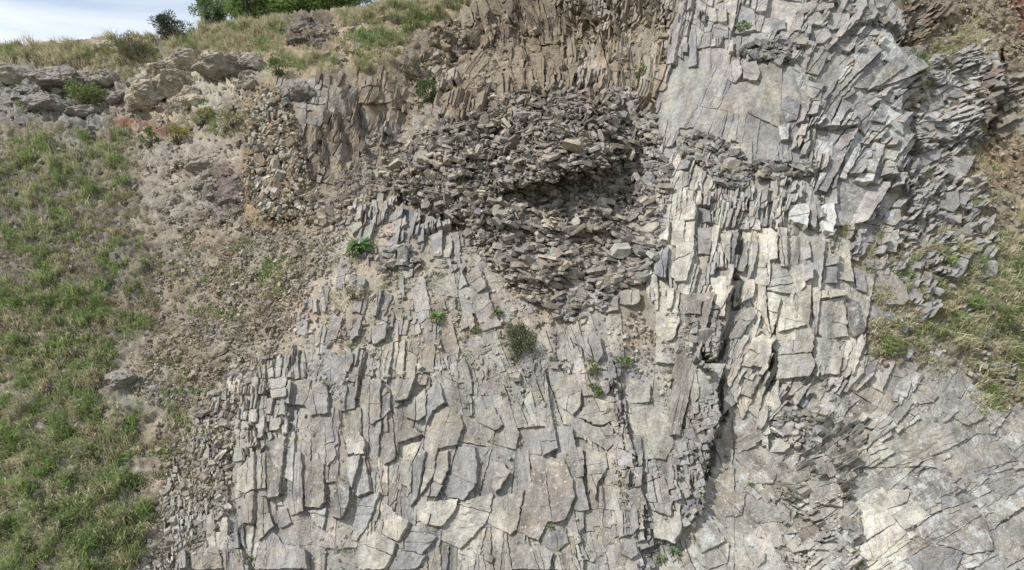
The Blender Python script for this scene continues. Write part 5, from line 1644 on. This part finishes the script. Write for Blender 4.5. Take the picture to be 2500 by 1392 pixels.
def shrub(name, u, v, w, h, cols, label, cat="shrub", leaves=900, leaf=(0.09, 0.04), clumps=14, seed=0, spiky=0.5, dist=None, group=None, lift=0.35):
    rng = np.random.default_rng(2000 + seed)
    rr = random.Random(2000 + seed)
    base = Vector(surf(u, v + h * 0.40)) if dist is None else Vector(ray(u, v + h * 0.40) * dist) + Vector((0, 0, CAMZ))
    px = base.y / FL
    n = Vector(normal(u, v, 20)) if dist is None else Vector((0, -0.2, 1))
    t = thing(name, base, label, cat, group)
    rx, rz = w * px * 0.62, h * px * 0.60
    cen = Vector((0, -lift * rx if dist is None else 0, rz * 0.8))
    CC = []
    for k in range(clumps):
        d = unit(rng.normal(0, 1, 3))
        q = d * rng.uniform(0.35, 0.85)
        CC.append(np.array((q[0] * rx, q[1] * rx * 0.7, q[2] * rz)) + np.array(cen))
    CC = np.array(CC)
    SV, SF = [], []
    for c in CC:
        a, b = Vector((rr.uniform(-.05, .05), rr.uniform(-.05, .05), -0.15)), Vector(c)
        m = a.lerp(b, 0.5) + Vector((rr.uniform(-1, 1), rr.uniform(-1, 1), rr.uniform(-.5, 1))) * rx * 0.12
        V, F = tube([a, m, b], [0.018 + rx * 0.02, 0.012 + rx * 0.012, 0.004], 5)
        o = len(SV)
        SV += V
        SF += [tuple(i + o for i in f) for f in F]
    link("stem", make_mesh("stem", np.array(SV), SF, None, M_BARK), t, base)
    k = rng.integers(0, clumps, leaves)
    rad = rng.uniform(0.2, 0.42, clumps)[k]
    off = unit(rng.normal(0, 1, (leaves, 3))) * (rng.uniform(0.2, 1, (leaves, 1)) ** 0.6)
    C = CC[k] + off * rad[:, None] * np.array((rx, rx * 0.8, rz))
    D = off * spiky + unit(C - np.array(cen) + 1e-6) * 0.6 + np.array((0, 0, 0.35)) + rng.normal(0, 0.35, (leaves, 3))
    cc = 1.35 * np.array(cols)[rng.integers(0, len(cols), leaves)] * rng.uniform(0.65, 1.35, (leaves, 1))
    link("foliage", leaf_mesh("foliage", C, D, leaf[0], leaf[1], cc, rng), t, base)
    return t


LG, MG, DG, OL, GG, YG = (0.135, 0.185, 0.06), (0.09, 0.135, 0.05), (0.05, 0.075, 0.035), (0.14, 0.14, 0.08), (0.10, 0.11, 0.08), (0.20, 0.21, 0.08)
shrub("gorse_bush", 424, 74, 74, 50, [(0.045, 0.06, 0.04), (0.06, 0.08, 0.05), (0.09, 0.09, 0.07)], "dark spiky bush standing alone on the grassy ridge against the sky", "bush", 2600, (0.22, 0.05), 24, 1, 1.3)
shrub("gorse_bush", 330, 128, 96, 66, [GG, OL, (0.16, 0.14, 0.09), (0.11, 0.12, 0.05)], "brownish olive bush hanging below the ridge turf at upper left", "bush", 1800, (0.2, 0.05), 20, 2, 0.9)
shrub("bush", 215, 236, 84, 54, [LG, MG, YG], "bright green leafy bush growing between the grey outcrops at upper left", "bush", 1500, (0.15, 0.07), 20, 3)
shrub("bush", 370, 342, 40, 44, [LG, MG], "small upright green bush below the red earth band", "bush", 600, (0.13, 0.06), 12, 4)
shrub("bush", 432, 332, 60, 40, [OL, YG, (0.3, 0.24, 0.05)], "low olive bush with yellow flecks beside the small green bush", "bush", 800, (0.13, 0.05), 14, 5)
shrub("bush", 498, 288, 60, 36, [(0.11, 0.16, 0.11), OL, (0.32, 0.26, 0.06)], "blue-green bush with yellow flowers right of the cream boulders", "bush", 800, (0.13, 0.05), 14, 6)
shrub("bush", 570, 300, 74, 44, [OL, G_TAN, MG], "straw-tinged bush at the left foot of the columnar buttress", "bush", 900, (0.18, 0.04), 14, 7)
shrub("bush", 682, 170, 64, 46, [LG, MG, OL], "green bush above the columnar buttress on the grassy bank", "bush", 1000, (0.14, 0.06), 16, 8)
shrub("bush", 1012, 178, 44, 76, [DG, GG, (0.12, 0.11, 0.08)], "grey-green shrub clinging to the alcove wall, upper of two", "bush", 700, (0.13, 0.05), 12, 9)
shrub("bush", 1044, 232, 54, 74, [DG, MG, (0.05, 0.09, 0.03)], "dark green shrub clinging to the alcove wall, lower of two", "bush", 1000, (0.14, 0.07), 14, 10)
shrub("bush", 1265, 828, 72, 84, [OL, GG, MG, (0.17, 0.15, 0.1)], "round olive bush growing on the slabs under the rubble mound", "bush", 3600, (0.085, 0.035), 34, 11)
shrub("bush", 1812, 68, 32, 28, [LG, MG], "little green bush on the blocks at the top above the dome", "bush", 400, (0.1, 0.05), 9, 12)
shrub("bush", 1562, 178, 26, 36, [LG, MG], "little green bush on the pale columns right of the alcove", "bush", 350, (0.1, 0.05), 8, 13)
shrub("bush", 2420, 770, 80, 44, [OL, MG, YG], "olive tussock bush near the right edge of the grass slope", "bush", 900, (0.2, 0.04), 14, 14)
shrub("bush", 2230, 160, 46, 60, [LG, MG, OL], "green patch of leafy growth beside the white slabs of the right flank", "bush", 700, (0.14, 0.05), 12, 15)
shrub("bush", 870, 715, 50, 40, [OL, GG, G_TAN], "dry twiggy bush on the dirt at the left end of the slab rows", "bush", 500, (0.12, 0.03), 12, 16)
shrub("bush", 1450, 955, 30, 32, [MG, LG], "leafy green weed in the crack at bottom centre right", "weed", 350, (0.09, 0.05), 8, 17)
shrub("bush", 1445, 900, 36, 34, [MG, OL, YG], "straggly green weed above the leafy weed at bottom centre right", "weed", 320, (0.09, 0.04), 8, 18)
shrub("bush", 1518, 884, 40, 26, [MG, LG], "spreading green weed left of the crevice below the pale blocks", "weed", 320, (0.09, 0.04), 8, 19)


def rosette(u, v, w, colr, label, n=60, seed=0, group=None, cat="plant", strap=True):
    rng = np.random.default_rng(3000 + seed)
    p = surf(u, v)
    nn = normal(u, v, 20)
    px = p[1] / FL
    t = thing("weed", tuple(p + nn * 0.12), label, cat, group)
    r = w * px * 0.5
    up = unit(nn + np.array((0, 0, 0.9)))
    d = rng.normal(0, 1, (n, 3))
    d = unit(d - up * (d @ up)[:, None])
    el = rng.uniform(0.15, 1.1, n)
    dr = d * np.cos(el)[:, None] + up * np.sin(el)[:, None]
    L = r * rng.uniform(0.6, 1.15, n)
    sd = unit(np.cross(dr, up + rng.normal(0, 0.1, (n, 3))))
    wd = r * rng.uniform(0.07, 0.13, n)
    b0 = np.zeros((n, 3)) + d * (r * 0.12)
    m = b0 + dr * (L * 0.6)[:, None]
    tp = m + unit(dr - up * 0.6) * (L * 0.5)[:, None]
    V = np.stack([b0 - sd * (wd * 0.5)[:, None], b0 + sd * (wd * 0.5)[:, None], m + sd * wd[:, None], m - sd * wd[:, None], tp + sd * (wd * .3)[:, None], tp - sd * (wd * .3)[:, None]], 1)
    base = np.arange(n)[:, None] * 6
    F = np.concatenate([base + np.array([0, 1, 2, 3]), base + np.array([3, 2, 4, 5])])
    c = (np.array(colr) * 0.8 + 0.025) * rng.uniform(0.65, 1.4, (n, 1))
    dry = rng.random(n) < 0.2
    c[dry] = np.array((0.3, 0.25, 0.14)) * rng.uniform(0.7, 1.2, (int(dry.sum()), 1))
    T = np.repeat(np.concatenate([c, np.ones((n, 1))], 1), 6, 0)
    loc = p + nn * 0.12
    link("leaves", make_mesh("leaves", V.reshape(-1, 3), F, T, M_LEAF), t, loc)
    # short rootstock under the leaves
    Vt, Ft = tube([Vector((0, 0, 0)) - Vector(nn) * 0.25, Vector((0, 0, 0)) - Vector(nn) * 0.1, Vector(up) * r * 0.1], [0.03, 0.03, 0.02], 5)
    link("stem", make_mesh("stem", np.array(Vt), Ft, None, M_BARK), t, loc)
    return t


rosette(880, 610, 62, (0.09, 0.23, 0.05), "lush green strap-leaved plant alone on the dirt left of the mound", 190, 1)
rosette(1068, 779, 40, (0.12, 0.2, 0.06), "pale green plant on the slab rows left of the round olive bush", 110, 2)
rosette(1215, 765, 28, (0.1, 0.17, 0.05), "small green plant just above the round olive bush", 70, 3)
rosette(1163, 809, 22, (0.14, 0.16, 0.05), "tiny yellow-green plant left of the round olive bush", 50, 4)
rosette(1648, 1349, 34, (0.16, 0.23, 0.12), "pale strap-leaved plant at the bottom right of the knobbly crack, right of two", 46, 5)
rosette(1612, 1366, 30, (0.13, 0.21, 0.09), "pale strap-leaved plant at the bottom right of the knobbly crack, left of two", 46, 6)
rosette(2096, 1378, 26, (0.1, 0.18, 0.04), "green plant in the deep slot at the bottom right", 60, 7)
rosette(795, 940, 16, (0.1, 0.18, 0.05), "small weed in the crack between tall slabs at left", 36, 8)
rosette(1230, 966, 20, (0.15, 0.22, 0.1), "pale small weed on the slabs below the round olive bush", 36, 9)
rosette(540, 718, 20, (0.06, 0.12, 0.035), "dark green weed alone on the middle of the dirt slope", 50, 10)
for k, (u, v, w, lab) in enumerate([
    (1345, 876, 16, "small weed right of the round olive bush on the slabs"), (1020, 1052, 12, "tiny weed above the cream plates at bottom centre"), (1137, 990, 14, "tiny weed on the tiled stones left of the long slanting crack"),
    (1415, 1190, 16, "small weed in the long slanting crack beside the brown speckled slab"), (1345, 1290, 20, "dry tuft weed at the lower end of the brown speckled slab"), (1515, 1155, 14, "tiny weed among the knobbly stones at bottom centre right"),
    (1730, 1240, 20, "green weed at the lower end of the dark crevice"), (1770, 1118, 12, "tiny weed just right of the dark crevice"), (1830, 1185, 16, "small weed on the speckled bedrock right of the dark crevice"), (1990, 1050, 14, "tiny weed in the loose chips below the pale slab wall"),
    (1975, 195, 18, "small weed in the joint on the right side of the smooth dome"), (1840, 515, 14, "tiny weed at the head of the pale slab wall, left of two"), (1880, 548, 14, "tiny weed at the head of the pale slab wall, right of two"), (2000, 490, 18, "small weed beside the bright white slab"),
    (615, 1362, 18, "small weed in the crack at the bottom left of the slab face"), (990, 778, 16, "small weed among the slab rows left of the pale green plant"), (855, 848, 20, "dull weed at the left end of the slab rows"), (1540, 770, 16, "small weed on the tan blocks below the right edge of the mound"),
    (1600, 640, 22, "straggly grey-green weed between the mound and the pale slab wall"), (560, 1080, 16, "small weed on the dirt path beside the slab face"), (430, 1280, 16, "small weed on the tan dirt at the bottom left")]):
    rosette(u, v, w, (0.11, 0.18, 0.055), lab, 26, 40 + k, group="small weeds in the rock cracks", cat="weed")


def tree(u, v, w, h, dist, cols, label, leaves, seed, clumps=46, dens=0.24):
    rng = np.random.default_rng(4000 + seed)
    rr = random.Random(4000 + seed)
    top = ray(u, v) * dist
    cen = Vector(top) + Vector((0, 0, CAMZ))
    px = dist / FL
    rx, rz = w * px * 0.5, h * px * 0.5
    base = Vector((cen.x, cen.y, cen.z - rz - 0.8))
    t = thing("tree", base, label, "tree")
    c0 = cen - base
    CC = np.array([unit(rng.normal(0, 1, 3)) * rng.uniform(0.45, 0.95) * np.array((rx, rx * 0.8, rz)) for _ in range(clumps)]) + np.array(c0)
    V, F = tube([Vector((0, 0, -1.2)), Vector((rr.uniform(-.1, .1), 0, c0.z * 0.5)), Vector((rr.uniform(-.2, .2), 0, c0.z))], [0.2, 0.15, 0.08], 8)
    for c in CC[:: 2]:
        a, b = Vector((0, 0, c0.z * rr.uniform(0.2, 0.7))), Vector(c)
        V2, F2 = tube([a, a.lerp(b, 0.5) + Vector((0, 0, 0.15)), b], [0.07, 0.04, 0.012], 5)
        o = len(V)
        V = V + V2
        F = F + [tuple(i + o for i in f) for f in F2]
    link("trunk", make_mesh("trunk", np.array(V), F, None, M_BARK), t, base)
    k = rng.integers(0, clumps, leaves)
    off = unit(rng.normal(0, 1, (leaves, 3))) * (rng.uniform(0.1, 1, (leaves, 1)) ** 0.5)
    C = CC[k] + off * dens * rng.uniform(0.7, 1.3, clumps)[k][:, None] * np.array((rx, rx, rz * 1.1))
    D = off * 0.7 + rng.normal(0, 0.5, (leaves, 3)) + np.array((0, -0.1, 0.2))
    cl = 2.0 * np.array(cols)[rng.integers(0, len(cols), clumps)][k] * rng.uniform(0.7, 1.35, (leaves, 1))
    link("crown", leaf_mesh("crown", C, D, 0.24, 0.095, cl, rng), t, base)


tree(512, 30, 96, 90, 50.5, [(0.085, 0.12, 0.06), (0.12, 0.155, 0.075), GG], "thin grey-green tree at the left end of the trees on the ridge", 3600, 1, 30, 0.24)
tree(610, 5, 150, 110, 50, [LG, (0.12, 0.155, 0.07), MG, (0.155, 0.19, 0.095)], "broad light green tree in the middle of the trees on the ridge", 14000, 2, 64, 0.3)
tree(725, 2, 150, 80, 49.5, [MG, (0.1, 0.16, 0.05), LG], "dense green tree right of the broad tree on the ridge", 11000, 3, 52, 0.3)
tree(835, -12, 140, 66, 49, [(0.12, 0.17, 0.07), MG], "green tree at the right end of the trees, cut by the top edge", 8000, 4, 44, 0.3)
print("OBJECTS", len(bpy.data.objects))
